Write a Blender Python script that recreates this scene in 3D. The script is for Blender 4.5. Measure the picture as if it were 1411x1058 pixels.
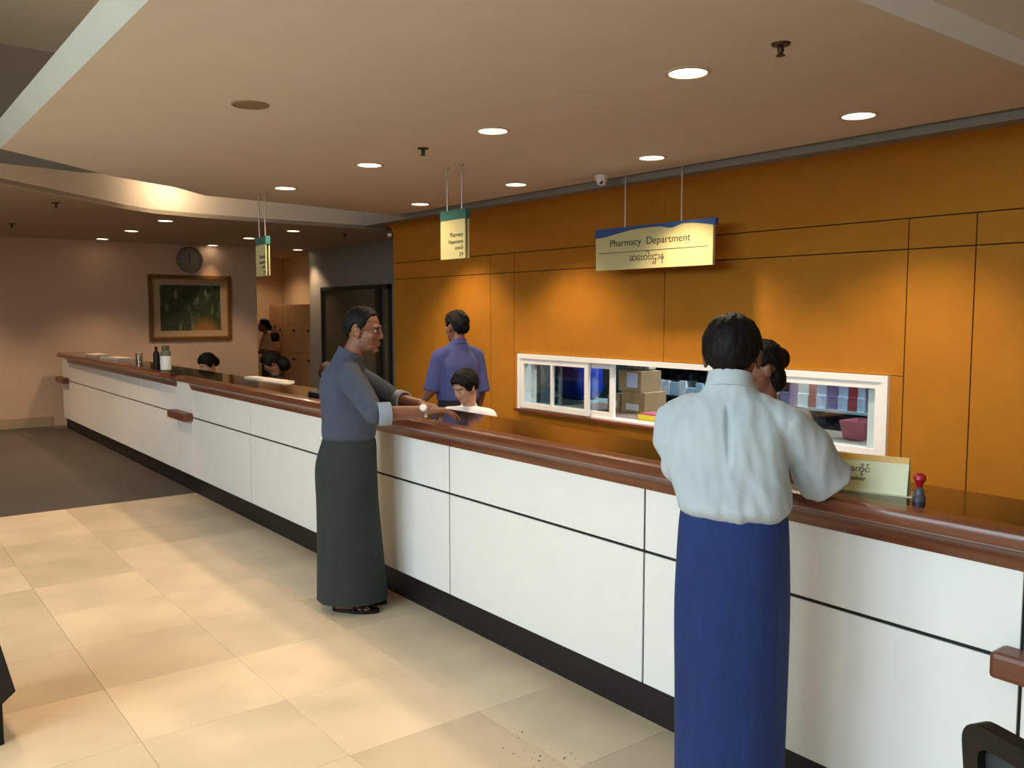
import bpy, bmesh, math, random
import numpy as np
from mathutils import Vector, Matrix, noise

# ------------------------------------------------------------------ camera
for o in list(bpy.data.objects): bpy.data.objects.remove(o)
scene = bpy.context.scene
COL = scene.collection
random.seed(7)
FPX, CX, CY, CAMH = 1200.0, 705.5, 529.0, 1.65
PITCH = math.atan(99/FPX)
YAW = math.atan2(931.0, FPX*math.cos(PITCH)+99*math.sin(PITCH))
HEAD = np.array([-math.cos(YAW), math.sin(YAW), 0.0])
CR = np.array([HEAD[1], -HEAD[0], 0.0])
CF = HEAD*math.cos(PITCH)+np.array([0, 0, -math.sin(PITCH)])
CU = np.cross(CR, CF)
CAM = np.array([0, 0, CAMH])
def ray(x, y): return CF*FPX+CR*(x-CX)+CU*(CY-y)
def onZ(x, y, z): d = ray(x, y); return CAM+d*(z-CAMH)/d[2]
def onY(x, y, Y): d = ray(x, y); return CAM+d*Y/d[1]
def onX(x, y, X): d = ray(x, y); return CAM+d*X/d[0]
def onD(x, y, D): return CAM+ray(x, y)*D/FPX
cd = bpy.data.cameras.new('camera'); cam = bpy.data.objects.new('camera', cd); COL.objects.link(cam)
cd.sensor_fit = 'HORIZONTAL'; cd.sensor_width = 36.0; cd.lens = FPX/1411*36.0; cd.clip_start = 0.05; cd.clip_end = 200
M = Matrix.Identity(4)
for i in range(3):
    M[i][0] = CR[i]; M[i][1] = CU[i]; M[i][2] = -CF[i]; M[i][3] = CAM[i]
cam.matrix_world = M
scene.camera = cam

# ------------------------------------------------------------------ world, exposure, daylight
w = bpy.data.worlds.new('world'); scene.world = w; w.use_nodes = True
w.node_tree.nodes['Background'].inputs[0].default_value = (0.75, 0.86, 1.0, 1)
w.node_tree.nodes['Background'].inputs[1].default_value = 0.6
vs = scene.view_settings
vs.view_transform = 'Standard'; vs.look = 'None'; vs.gamma = 1.0; vs.exposure = -0.35; vs.use_curve_mapping = False
DAY = (0.66, 0.87, 1.0)
WARM = (1.0, 0.77, 0.53)
WINX = [(-5.4, -3.4), (-3.0, -0.9), (-0.5, 1.8)]
YL = -4.6
def area(name, loc, size, power, color, direction):
    l = bpy.data.lights.new(name, 'AREA'); l.shape = 'RECTANGLE'; l.size, l.size_y = size
    l.energy = power; l.color = color
    o = bpy.data.objects.new(name, l); COL.objects.link(o); o.location = loc
    o.rotation_euler = Vector(direction).to_track_quat('-Z', 'Y').to_euler()
    return o
DAYP = [180, 230, 240]
for (a, b), p in zip(WINX, DAYP):
    area('window_daylight', ((a+b)/2, YL-0.16, 3.15), (b-a-0.1, 1.8), p, DAY, (0, 1, -0.25))
SPOT_MAIN, SPOT_WALL, SPOT_LOW, SPOT_UP = 88, 175, 105, 128

# ------------------------------------------------------------------ materials
def lin(h):
    if isinstance(h, str):
        h = h.lstrip('#'); c = [int(h[i:i+2], 16)/255 for i in (0, 2, 4)]
        return tuple(x/12.92 if x <= 0.04045 else ((x+0.055)/1.055)**2.4 for x in c)
    return h
MATS = {}
def mat(name, col, rough=0.6, var=0.06, scale=8.0, bump=0.0, bscale=60.0, metal=0.0, spec=0.5, stretch=(1, 1, 1), coat=0.0, trans=0.0, rnd=0.0):
    if name in MATS: return MATS[name]
    m = bpy.data.materials.new(name); m.use_nodes = True; MATS[name] = m
    nt = m.node_tree; N = nt.nodes; L = nt.links; b = N['Principled BSDF']
    c = lin(col)
    tc = N.new('ShaderNodeTexCoord'); mp = N.new('ShaderNodeMapping'); mp.inputs['Scale'].default_value = stretch
    L.new(tc.outputs['Object'], mp.inputs['Vector'])
    nz = N.new('ShaderNodeTexNoise'); nz.inputs['Scale'].default_value = scale; nz.inputs['Detail'].default_value = 4
    L.new(mp.outputs[0], nz.inputs['Vector'])
    cr = N.new('ShaderNodeValToRGB'); e = cr.color_ramp.elements
    e[0].position = 0.3; e[1].position = 0.7
    e[0].color = tuple(max(0, x*(1-var)) for x in c)+(1,); e[1].color = tuple(min(1, x*(1+var)) for x in c)+(1,)
    L.new(nz.outputs['Fac'], cr.inputs[0])
    out = cr.outputs[0]
    if rnd:
        oi = N.new('ShaderNodeObjectInfo'); mr = N.new('ShaderNodeMapRange')
        mr.inputs['To Min'].default_value = 1-rnd; mr.inputs['To Max'].default_value = 1+rnd
        L.new(oi.outputs['Random'], mr.inputs['Value'])
        hs = N.new('ShaderNodeHueSaturation'); L.new(mr.outputs[0], hs.inputs['Value']); L.new(out, hs.inputs['Color']); out = hs.outputs[0]
    L.new(out, b.inputs['Base Color'])
    b.inputs['Roughness'].default_value = rough; b.inputs['Metallic'].default_value = metal
    b.inputs['Specular IOR Level'].default_value = spec; b.inputs['Coat Weight'].default_value = coat
    b.inputs['Transmission Weight'].default_value = trans
    if bump:
        n2 = N.new('ShaderNodeTexNoise'); n2.inputs['Scale'].default_value = bscale; n2.inputs['Detail'].default_value = 3
        L.new(mp.outputs[0], n2.inputs['Vector'])
        bp = N.new('ShaderNodeBump'); bp.inputs['Strength'].default_value = bump; bp.inputs['Distance'].default_value = 0.01
        L.new(n2.outputs['Fac'], bp.inputs['Height']); L.new(bp.outputs[0], b.inputs['Normal'])
    return m
def emis(name, col, strength):
    if name in MATS: return MATS[name]
    m = bpy.data.materials.new(name); m.use_nodes = True; MATS[name] = m
    b = m.node_tree.nodes['Principled BSDF']; c = lin(col)
    b.inputs['Base Color'].default_value = c+(1,); b.inputs['Emission Color'].default_value = c+(1,)
    b.inputs['Emission Strength'].default_value = strength
    return m
def glass(name, tint=(0.95, 1, 1), gloss=0.10):
    if name in MATS: return MATS[name]
    m = bpy.data.materials.new(name); m.use_nodes = True; MATS[name] = m
    nt = m.node_tree; N = nt.nodes; N.clear()
    o = N.new('ShaderNodeOutputMaterial'); mx = N.new('ShaderNodeMixShader'); t = N.new('ShaderNodeBsdfTransparent'); g = N.new('ShaderNodeBsdfGlossy')
    t.inputs[0].default_value = tuple(tint)+(1,); g.inputs['Roughness'].default_value = 0.03
    fr = N.new('ShaderNodeLayerWeight'); fr.inputs['Blend'].default_value = 0.12
    ad = N.new('ShaderNodeMath'); ad.operation = 'ADD'; ad.inputs[1].default_value = gloss-0.04; ad.use_clamp = True
    nt.links.new(fr.outputs['Facing'], ad.inputs[0]); nt.links.new(ad.outputs[0], mx.inputs[0])
    nt.links.new(t.outputs[0], mx.inputs[1]); nt.links.new(g.outputs[0], mx.inputs[2]); nt.links.new(mx.outputs[0], o.inputs[0])
    return m

M_CEIL = mat('ceiling_plaster', '#dcd6d0', 0.9, 0.015, 3)
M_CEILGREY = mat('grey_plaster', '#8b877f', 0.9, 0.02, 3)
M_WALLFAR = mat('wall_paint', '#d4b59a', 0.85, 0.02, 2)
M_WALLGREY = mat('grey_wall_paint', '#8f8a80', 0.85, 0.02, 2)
M_YELLOW = mat('ochre_panel', '#ad6f1c', 0.75, 0.05, 5, bump=0.03, bscale=200, spec=0.2)
M_DARKGAP = mat('dark_joint', '#2a1c0c', 0.9)
M_PANEL = mat('white_laminate', '#eeede6', 0.38, 0.012, 6, spec=0.4)
M_BLACKGAP = mat('black_joint', '#101010', 0.7)
M_TOE = mat('black_toe', '#15110f', 0.55)
M_WOOD = mat('red_brown_wood', '#6d3c25', 0.32, 0.28, 5, bump=0.04, bscale=30, stretch=(0.5, 8, 8), coat=0.25)
M_BLOCK = mat('block_wood', '#6e3e2a', 0.4, 0.2, 6, stretch=(0.5, 8, 8))
M_GRANITE = mat('brown_granite', '#241006', 0.08, 0.25, 40, spec=0.5)
M_CARPET = mat('grey_carpet', '#544c43', 0.95, 0.10, 30, bump=0.5, bscale=300)
M_BASE = mat('baseboard_wood', '#b09a78', 0.5, 0.06, 4)
M_METAL = mat('brushed_metal', '#b8ada0', 0.35, 0.05, 10, metal=0.9)
M_WHITE = mat('white_frame', '#ecebe8', 0.4, 0.01)
M_BLACK = mat('black_plastic', '#0c0b0c', 0.5, 0.1, spec=0.3)
M_SKIN = mat('skin_brown', '#855641', 0.5, 0.05, 20)
M_SKIND = mat('skin_dark', '#74483a', 0.5, 0.05, 20)
M_SKINL = mat('skin_light', '#d2a184', 0.5, 0.04, 20)
M_HAIR = mat('black_hair', '#0b0908', 0.6, 0.3, 60, bump=0.4, bscale=120, stretch=(1, 1, 0.2), spec=0.2)
M_CARD = mat('cardboard', '#a58660', 0.8, 0.08, 6)

# ------------------------------------------------------------------ mesh helpers
def setp(o, label=None, cat=None, group=None, kind=None):
    if label: o['label'] = label
    if cat: o['category'] = cat
    if group: o['group'] = group
    if kind: o['kind'] = kind
    return o
def link(name, me, m=None, parent=None):
    o = bpy.data.objects.new(name, me); COL.objects.link(o)
    if m is not None and me is not None and not me.materials: me.materials.append(m)
    if parent: o.parent = parent
    return o
def empty(name, loc=(0, 0, 0), rz=0.0):
    o = bpy.data.objects.new(name, None); COL.objects.link(o); o.location = loc; o.rotation_euler = (0, 0, rz); o.empty_display_size = 0.1
    return o
def finish(bm, name, m, parent=None, smooth=False, auto=None):
    bmesh.ops.recalc_face_normals(bm, faces=bm.faces[:])
    me = bpy.data.meshes.new(name); bm.to_mesh(me); bm.free()
    if smooth:
        me.polygons.foreach_set('use_smooth', [True]*len(me.polygons))
        if auto: me.set_sharp_from_angle(angle=math.radians(auto))
    return link(name, me, m, parent)
def bbox(bm, a, b, bev=0.0):
    r = bmesh.ops.create_cube(bm, size=1.0)
    vsx = r['verts']
    for v in vsx:
        for i in range(3): v.co[i] = (a[i]+b[i])/2+v.co[i]*(b[i]-a[i])
    if bev:
        es = list({e for v in vsx for e in v.link_edges})
        bmesh.ops.bevel(bm, geom=es, offset=bev, segments=2, affect='EDGES', profile=0.5)
def box(name, a, b, m, parent=None, bev=0.0):
    bm = bmesh.new(); bbox(bm, a, b, bev); return finish(bm, name, m, parent)
def boxes(name, lst, m, parent=None, bev=0.0):
    bm = bmesh.new()
    for a, b in lst: bbox(bm, a, b, bev)
    return finish(bm, name, m, parent)
def lathe(name, prof, m, parent=None, n=32, loc=(0, 0, 0), axis='Z', auto=35):
    bm = bmesh.new(); rings = []
    for r, z in prof:
        if r < 1e-6: rings.append([bm.verts.new((0, 0, z))])
        else: rings.append([bm.verts.new((r*math.cos(2*math.pi*i/n), r*math.sin(2*math.pi*i/n), z)) for i in range(n)])
    for A, B in zip(rings, rings[1:]):
        for i in range(n):
            j = (i+1) % n
            if len(A) == 1 and len(B) == 1: continue
            if len(A) == 1: bm.faces.new((A[0], B[i], B[j]))
            elif len(B) == 1: bm.faces.new((A[i], A[j], B[0]))
            else: bm.faces.new((A[i], A[j], B[j], B[i]))
    R = {'Z': Matrix.Identity(3), 'X': Matrix.Rotation(math.pi/2, 3, 'Y'), 'Y': Matrix.Rotation(-math.pi/2, 3, 'X')}[axis]
    for v in bm.verts: v.co = R @ v.co+Vector(loc)
    return finish(bm, name, m, parent, True, auto)
def tube(name, pts, r, m, parent=None, n=10):
    bm = bmesh.new(); prev = None; pts = [Vector(p) for p in pts]
    up = Vector((0.13, 0.31, 0.94))
    rings = []
    for i, p in enumerate(pts):
        t = (pts[min(i+1, len(pts)-1)]-pts[max(i-1, 0)]).normalized()
        a = t.cross(up).normalized(); b = t.cross(a)
        rr = r[i] if isinstance(r, (list, tuple)) else r
        rings.append([bm.verts.new(p+a*rr*math.cos(2*math.pi*k/n)+b*rr*math.sin(2*math.pi*k/n)) for k in range(n)])
    for A, B in zip(rings, rings[1:]):
        for k in range(n): bm.faces.new((A[k], A[(k+1) % n], B[(k+1) % n], B[k]))
    bm.faces.new(rings[0]); bm.faces.new(rings[-1])
    return finish(bm, name, m, parent, True, 60)
def prism(name, poly, a, b, m, parent=None, plane='XY', smooth=False, auto=40):
    """poly in plane, extruded from a to b along the remaining axis"""
    bm = bmesh.new()
    def P(p, h):
        if plane == 'XY': return (p[0], p[1], h)
        if plane == 'YZ': return (h, p[0], p[1])
        return (p[0], h, p[1])
    A = [bm.verts.new(P(p, a)) for p in poly]; B = [bm.verts.new(P(p, b)) for p in poly]
    n = len(poly)
    bm.faces.new(A); bm.faces.new(B)
    for i in range(n): bm.faces.new((A[i], A[(i+1) % n], B[(i+1) % n], B[i]))
    return finish(bm, name, m, parent, smooth, auto)
def text(name, s, loc, size, m, parent, rot, align='CENTER', ext=0.0008, sx=1.0):
    c = bpy.data.curves.new(name, 'FONT'); c.body = s; c.size = size; c.align_x = align; c.extrude = ext
    o = bpy.data.objects.new(name, c); COL.objects.link(o)
    dg = bpy.context.evaluated_depsgraph_get()
    me = bpy.data.meshes.new_from_object(o.evaluated_get(dg)); bpy.data.objects.remove(o)
    o = link(name, me, m, parent); o.location = loc; o.rotation_euler = rot; o.scale = (sx, 1, 1)
    return o

# ------------------------------------------------------------------ the setting
ZC, ZL, ZU = 2.75, 2.70, 4.40
YP, YW, YE = 2.49, 5.43, 5.11
XF, XN = -14.0, 3.0
floor = setp(box('floor', (-8.0, YL, -0.1), (XN, 8.8, -0.008), mat('grout', '#8d7a62', 0.9)), kind='structure', label='large pale beige stone tile floor in front of the counter')
# stone tiles
def tile_mat():
    m = mat('beige_stone', '#d8c2a4', 0.42, 0.10, 2.2, bump=0.03, bscale=25, spec=0.3, rnd=0.14)
    nt = m.node_tree; N = nt.nodes; L = nt.links; b = N['Principled BSDF']
    src = b.inputs['Base Color'].links[0].from_socket
    tc = N.new('ShaderNodeTexCoord'); oi = N.new('ShaderNodeObjectInfo')
    ad = N.new('ShaderNodeVectorMath'); ad.operation = 'MULTIPLY_ADD'
    L.new(oi.outputs['Location'], ad.inputs[0]); ad.inputs[1].default_value = (3.1, 2.3, 1); L.new(tc.outputs['Object'], ad.inputs[2])
    for n in N:
        if n.type == 'MAPPING': L.new(ad.outputs[0], n.inputs['Vector'])
    geo = N.new('ShaderNodeNewGeometry')
    n3 = N.new('ShaderNodeTexNoise'); n3.inputs['Scale'].default_value = 45; n3.inputs['Detail'].default_value = 2; L.new(geo.outputs['Position'], n3.inputs['Vector'])
    dv_ = N.new('ShaderNodeVectorMath'); dv_.operation = 'DISTANCE'; dv_.inputs[1].default_value = (-2.35, 2.0, 0); L.new(geo.outputs['Position'], dv_.inputs[0])
    n4 = N.new('ShaderNodeMapRange'); n4.inputs['From Min'].default_value = 0.05; n4.inputs['From Max'].default_value = 0.75; n4.inputs['To Min'].default_value = 0.72; n4.inputs['To Max'].default_value = 0.45; L.new(dv_.outputs['Value'], n4.inputs['Value'])
    mu = N.new('ShaderNodeMath'); mu.operation = 'MULTIPLY'; L.new(n3.outputs['Fac'], mu.inputs[0]); L.new(n4.outputs[0], mu.inputs[1])
    rp = N.new('ShaderNodeValToRGB'); rp.color_ramp.elements[0].position = 0.455; rp.color_ramp.elements[1].position = 0.475
    L.new(mu.outputs[0], rp.inputs[0])
    mx = N.new('ShaderNodeMix'); mx.data_type = 'RGBA'; L.new(rp.outputs[0], mx.inputs[0])
    L.new(src, mx.inputs[6]); mx.inputs[7].default_value = (0.16, 0.12, 0.08, 1); L.new(mx.outputs[2], b.inputs['Base Color'])
    return m
M_TILE = tile_mat()
TP = 0.588
bm = bmesh.new(); bbox(bm, (-TP/2+0.0007, -TP/2+0.0007, -0.008), (TP/2-0.0007, TP/2-0.0007, 0.0), 0.0015)
tme = bpy.data.meshes.new('tile'); bmesh.ops.recalc_face_normals(bm, faces=bm.faces[:]); bm.to_mesh(tme); bm.free(); tme.materials.append(M_TILE)
for i in range(-3, 12):
    for j in range(-3, 4):
        yc = 0.848+TP*(j+0.5)
        xc = -8.136+TP*0.5+TP*(i+3)
        o = link('tile', tme, None, floor); o.location = (xc, yc, 0); o.parent = floor
setp(prism('floor_stone_surround', [(-8.0, YL), (XN, YL), (XN, 0.848-3*TP), (-8.0, 0.848-3*TP)], -0.008, 0.0, M_TILE), kind='structure', label='stone tile floor out of view behind the viewer')
setp(box('floor_stone_near', (-8.136+15*TP, 0.848-3*TP, -0.008), (XN, 8.8, 0.0), M_TILE), kind='structure', label='stone tile floor beside the viewer')
setp(box('floor_staff', (-8.0, 0.848+4*TP, -0.008), (-8.136+15*TP, 8.8, 0.0), mat('staff_floor', '#4a4038', 0.7, 0.08, 6)), kind='structure', label='dark floor behind the counter')
setp(box('carpet', (-17.0, YL, -0.1), (-8.0, 8.8, 0.004), M_CARPET), kind='structure', label='dark grey carpet at the far end of the hall', cat=None)

# ceilings
far_edge = [(-6.86, 0.925), (-7.25, 1.38), (-7.67, 1.82), (-8.0, 2.42), (-8.4, 2.82), (-8.51, 3.72), (-8.65, 4.4), (-8.75, 5.05), (-8.76, YE)]
plate = [(-1.77, YE), (-1.77, 0.925)]+far_edge
bm = bmesh.new()
pb_ = [bm.verts.new((x, 0.93 if y < 1 else y, ZC)) for x, y in plate]; pt_ = [bm.verts.new((x, 0.872 if y < 1 else y, ZC+0.11)) for x, y in plate]  # left side splayed under so the higher downlights miss it
bm.faces.new(pb_); bm.faces.new(pt_)
for i in range(len(plate)): bm.faces.new((pb_[i], pb_[(i+1) % len(plate)], pt_[(i+1) % len(plate)], pt_[i]))
plate_o = finish(bm, 'ceiling', M_CEIL); plate_o.data.materials.append(mat('plate_edge_shade', '#aeac9c', 0.85, 0.02, 3))  # side faces coloured greyer to tone down the light on them
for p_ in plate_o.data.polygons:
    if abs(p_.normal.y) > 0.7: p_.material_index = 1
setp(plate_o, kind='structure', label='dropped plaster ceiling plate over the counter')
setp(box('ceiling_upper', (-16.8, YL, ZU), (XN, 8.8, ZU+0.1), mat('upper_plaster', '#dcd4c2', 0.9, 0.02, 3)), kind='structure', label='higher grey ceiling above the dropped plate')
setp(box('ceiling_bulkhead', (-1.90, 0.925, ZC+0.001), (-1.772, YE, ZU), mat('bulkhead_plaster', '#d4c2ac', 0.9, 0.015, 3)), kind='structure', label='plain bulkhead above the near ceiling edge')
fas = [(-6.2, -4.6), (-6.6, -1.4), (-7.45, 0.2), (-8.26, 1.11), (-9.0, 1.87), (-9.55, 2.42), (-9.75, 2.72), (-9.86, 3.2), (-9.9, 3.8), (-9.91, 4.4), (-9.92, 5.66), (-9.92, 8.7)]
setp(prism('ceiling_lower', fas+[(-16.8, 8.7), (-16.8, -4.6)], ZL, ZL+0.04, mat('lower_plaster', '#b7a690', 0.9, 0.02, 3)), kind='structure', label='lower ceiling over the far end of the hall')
# curved fascia lip
bm = bmesh.new(); tops = [2.86, 2.86, 2.86, 2.86, 2.95, 3.05, 3.3, 3.6, 3.6, 3.6, 3.6, 3.6]
v0 = [bm.verts.new((x, y, ZL-0.002)) for x, y in fas]; v1 = [bm.verts.new((x, y, t)) for (x, y), t in zip(fas, tops)]
v2 = [bm.verts.new((x-0.05, y+0.01, ZL-0.002)) for x, y in fas]; v3 = [bm.verts.new((x-0.05, y+0.01, t)) for (x, y), t in zip(fas, tops)]
for i in range(len(fas)-1):
    for a, b in ((v0, v1), (v2, v3), (v0, v2), (v1, v3)): bm.faces.new((a[i], a[i+1], b[i+1], b[i]))
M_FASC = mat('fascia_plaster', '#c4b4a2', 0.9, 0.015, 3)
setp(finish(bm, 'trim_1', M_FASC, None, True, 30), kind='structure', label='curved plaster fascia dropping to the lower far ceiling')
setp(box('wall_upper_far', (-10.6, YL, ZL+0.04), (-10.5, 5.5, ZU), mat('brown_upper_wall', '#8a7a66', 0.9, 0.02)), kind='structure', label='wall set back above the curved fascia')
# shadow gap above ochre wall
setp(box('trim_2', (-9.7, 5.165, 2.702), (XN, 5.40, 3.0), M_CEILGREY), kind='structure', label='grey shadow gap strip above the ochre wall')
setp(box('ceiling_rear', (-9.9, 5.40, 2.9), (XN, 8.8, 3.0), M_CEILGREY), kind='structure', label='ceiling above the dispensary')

setp(box('wall_upper_rear', (-10.5, 5.40, 3.0), (XN, 5.5, ZU), M_WALLGREY), kind='structure', label='plain wall added above the dispensary ceiling to shut out stray light')  # added to stop world light leaking into the void above the plate
# far wall, door wall, alcove
setp(box('wall_far', (XF-0.12, YL, 0), (XF, 5.5, ZL), M_WALLFAR), kind='structure', label='pale pinkish end wall carrying the framed painting')
setp(box('baseboard_far', (XF, YL, 0), (XF+0.015, 2.4, 0.148), M_BASE), kind='structure', label='tan baseboard along the end wall')
setp(box('wall_alcove_back', (-16.62, 4.2, 0), (-16.5, 7.12, ZL), mat('alcove_paint', '#dcc29a', 0.85, 0.02)), kind='structure', label='warm lit back wall of the alcove')
setp(box('wall_alcove_side', (-16.5, 7.0, 0), (XF+0.02, 7.12, ZL), MATS['alcove_paint']), kind='structure', label='warm lit side wall of the alcove above the lockers')
setp(box('wall_alcove_left', (-16.5, 4.2, 0), (XF-0.12, 4.32, ZL), MATS['alcove_paint']), kind='structure')
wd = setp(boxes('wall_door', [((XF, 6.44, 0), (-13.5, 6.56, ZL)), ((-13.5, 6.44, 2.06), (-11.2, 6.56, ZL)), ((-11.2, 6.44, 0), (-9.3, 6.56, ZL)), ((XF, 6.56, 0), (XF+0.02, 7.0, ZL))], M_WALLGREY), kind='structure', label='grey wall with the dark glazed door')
# window wall behind the viewer
segs = []; xs = -16.8
for a, b in WINX:
    segs.append(((xs, YL-0.12, 0), (a, YL, ZU))); segs.append(((a, YL-0.12, 0), (b, YL, 2.2))); segs.append(((a, YL-0.12, 4.1), (b, YL, ZU))); xs = b
segs.append(((xs, YL-0.12, 0), (XN, YL, ZU)))
setp(boxes('wall_left', segs, M_WALLFAR), kind='structure', label='wall with tall daylight windows')
for k, (a, b) in enumerate(WINX):
    c = (a+b)/2
    setp(boxes('window_%d' % (k+2), [((a, YL-0.09, 2.2), (a+0.05, YL-0.03, 4.1)), ((b-0.05, YL-0.09, 2.2), (b, YL-0.03, 4.1)), ((a+0.05, YL-0.09, 2.2), (b-0.05, YL-0.03, 2.25)), ((a+0.05, YL-0.09, 4.05), (b-0.05, YL-0.03, 4.1)), ((c-0.02, YL-0.09, 2.25), (c+0.02, YL-0.03, 4.05))], M_WHITE), kind='structure', label='tall white framed daylight window in the wall behind the viewer')
setp(box('wall_near', (XN, YL, 0), (XN+0.1, 8.8, ZU), M_WALLFAR), kind='structure', label='wall behind the viewer')

# glazed double door
dr = setp(empty('door_1', (-12.4, 6.44, 0)), kind='structure', label='dark glazed double door in the grey wall')
M_DFR = mat('dark_door_frame', '#26241f', 0.5); M_DGL = mat('dark_door_glass', '#55523f', 0.12, 0.1, 2, spec=0.6)
def rel(o, p): o.location = Vector(o.location)-Vector(p.location); return o
def child_box(name, a, b, m, p, bev=0.0):
    o = box(name, a, b, m, None, bev); o.parent = p; o.location = -Vector(p.location); return o
for a, b in (((-13.5, 6.40, 0), (-13.44, 6.48, 2.06)), ((-11.26, 6.40, 0), (-11.2, 6.48, 2.06)), ((-13.5, 6.40, 2.0), (-11.2, 6.48, 2.06)), ((-11.62, 6.39, 0), (-11.48, 6.48, 2.04))):
    child_box('door_frame', a, b, M_DFR, dr)
child_box('pane', (-13.44, 6.43, 0.02), (-12.4, 6.45, 2.0), M_DGL, dr)
child_box('pane', (-12.38, 6.43, 0.02), (-11.6, 6.45, 2.0), M_DGL, dr)
child_box('pane', (-11.49, 6.43, 0.02), (-11.25, 6.45, 2.0), M_DGL, dr)

# ochre wall with panels and serving window
WX0, WX1, WZ0, WZ1 = -6.90, -2.98, 0.685, 1.235
wy = setp(boxes('wall_right', [((-9.39, YW+0.016, 0), (WX0, YW+0.14, 2.74)), ((WX1, YW+0.016, 0), (XN, YW+0.14, 2.74)), ((WX0, YW+0.016, 0), (WX1, YW+0.14, WZ0)), ((WX0, YW+0.016, WZ1), (WX1, YW+0.14, 2.74))], M_DARKGAP), kind='structure', label='ochre panelled wall behind the counter')
cols = [-9.39, -7.39, -6.99, -4.96, -2.89, -2.47, -0.40, 0.02, 2.1, XN]
G = 0.004
for a, b in zip(cols, cols[1:]):
    def pan(z0, z1, xa=a, xb=b):
        box('panel', (xa+G, YW, z0+G), (xb-G, YW+0.016, z1-G), M_YELLOW, wy)
    pan(2.05, 2.245)
    if a in (-6.99, -4.96):
        pan(0, WZ0-0.03)
        pan(WZ1+0.0, 2.05)
        if a == -6.99: box('panel', (a+G, YW, WZ0-0.03), (WX0, YW+0.016, WZ1), M_YELLOW, wy)
        else: box('panel', (WX1, YW, WZ0-0.03), (b-G, YW+0.016, WZ1), M_YELLOW, wy)
    else: pan(0, 2.05)
for a, b in ((-9.39, -4.96), (-4.96, -0.40), (-0.40, XN)):
    box('panel', (a+(0 if a < -9 else 0.001), YW, 2.245+G), (b-0.001, YW+0.016, 2.60), M_YELLOW, wy)
# coved crown
prof = [(YW+0.02, 2.60), (YW, 2.60)]
for t in range(1, 9):
    th = math.pi/2*t/8
    prof.append((YW-0.26*(1-math.cos(th)), 2.60+0.12*math.sin(th)))
prof += [(YW-0.26, 2.74), (YW+0.02, 2.74)]
prism('crown', prof, -9.39-0.0, XN, M_YELLOW, wy, 'YZ', True, 30)
box('sensor', (-9.35, YW-0.10, 2.56), (-9.31, YW-0.07, 2.60), M_WHITE, wy)

# serving window
w1 = setp(empty('window_1', (0, 0, 0)), kind='structure', label='white framed sliding serving window in the ochre wall')
FW = 0.045
boxes('window_frame', [((WX0, YW-0.03, WZ1-FW), (WX1, YW+0.14, WZ1)), ((WX0, YW-0.029, WZ0), (WX0+FW, YW+0.14, WZ1-FW)), ((WX1-FW, YW-0.029, WZ0), (WX1, YW+0.14, WZ1-FW)), ((WX0+FW, YW+0.02, WZ0), (WX1-FW, YW+0.14, WZ0+0.012))], M_WHITE, w1)
box('sill', (WX0-0.02, YW-0.05, WZ0-0.028), (WX1+0.02, YW+0.2, WZ0), M_WOOD, w1)
def sash(x0, x1, y, mull=None, st=0.05):
    z0, z1 = WZ0+0.012, WZ1-FW
    s = boxes('sash', [((x0, y, z0), (x0+st, y+0.03, z1)), ((x1-st, y, z0), (x1, y+0.03, z1)), ((x0+st, y+0.001, z0), (x1-st, y+0.029, z0+st)), ((x0+st, y+0.001, z1-st), (x1-st, y+0.029, z1))]+([((mull-0.015, y+0.002, z0+st), (mull+0.015, y+0.028, z1-st))] if mull else []), M_WHITE, w1)
    box('pane', (x0+st, y+0.012, z0+st), (x1-st, y+0.018, z1-st), glass('window_glass'), s)
sash(WX0+FW, -5.86, YW-0.02, -6.38)
sash(-6.75, -5.58, YW+0.03)
sash(-4.28, WX1-FW, YW-0.02, None, 0.045)
sash(-4.10, WX1-0.12, YW+0.03, None, 0.045)

# dispensary behind the window
M_TEAL = mat('teal_grey_paint', '#6f8d90', 0.8)
setp(boxes('wall_dispensary', [((-9.3, 8.5, 0), (XN, 8.6, 2.9)), ((-9.4, 5.57, 0), (-9.3, 8.6, 2.9)), ((-0.5, 5.57, 0), (-0.4, 8.6, 2.9))], M_TEAL), kind='structure', label='teal grey dispensary walls seen through the window')

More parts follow.
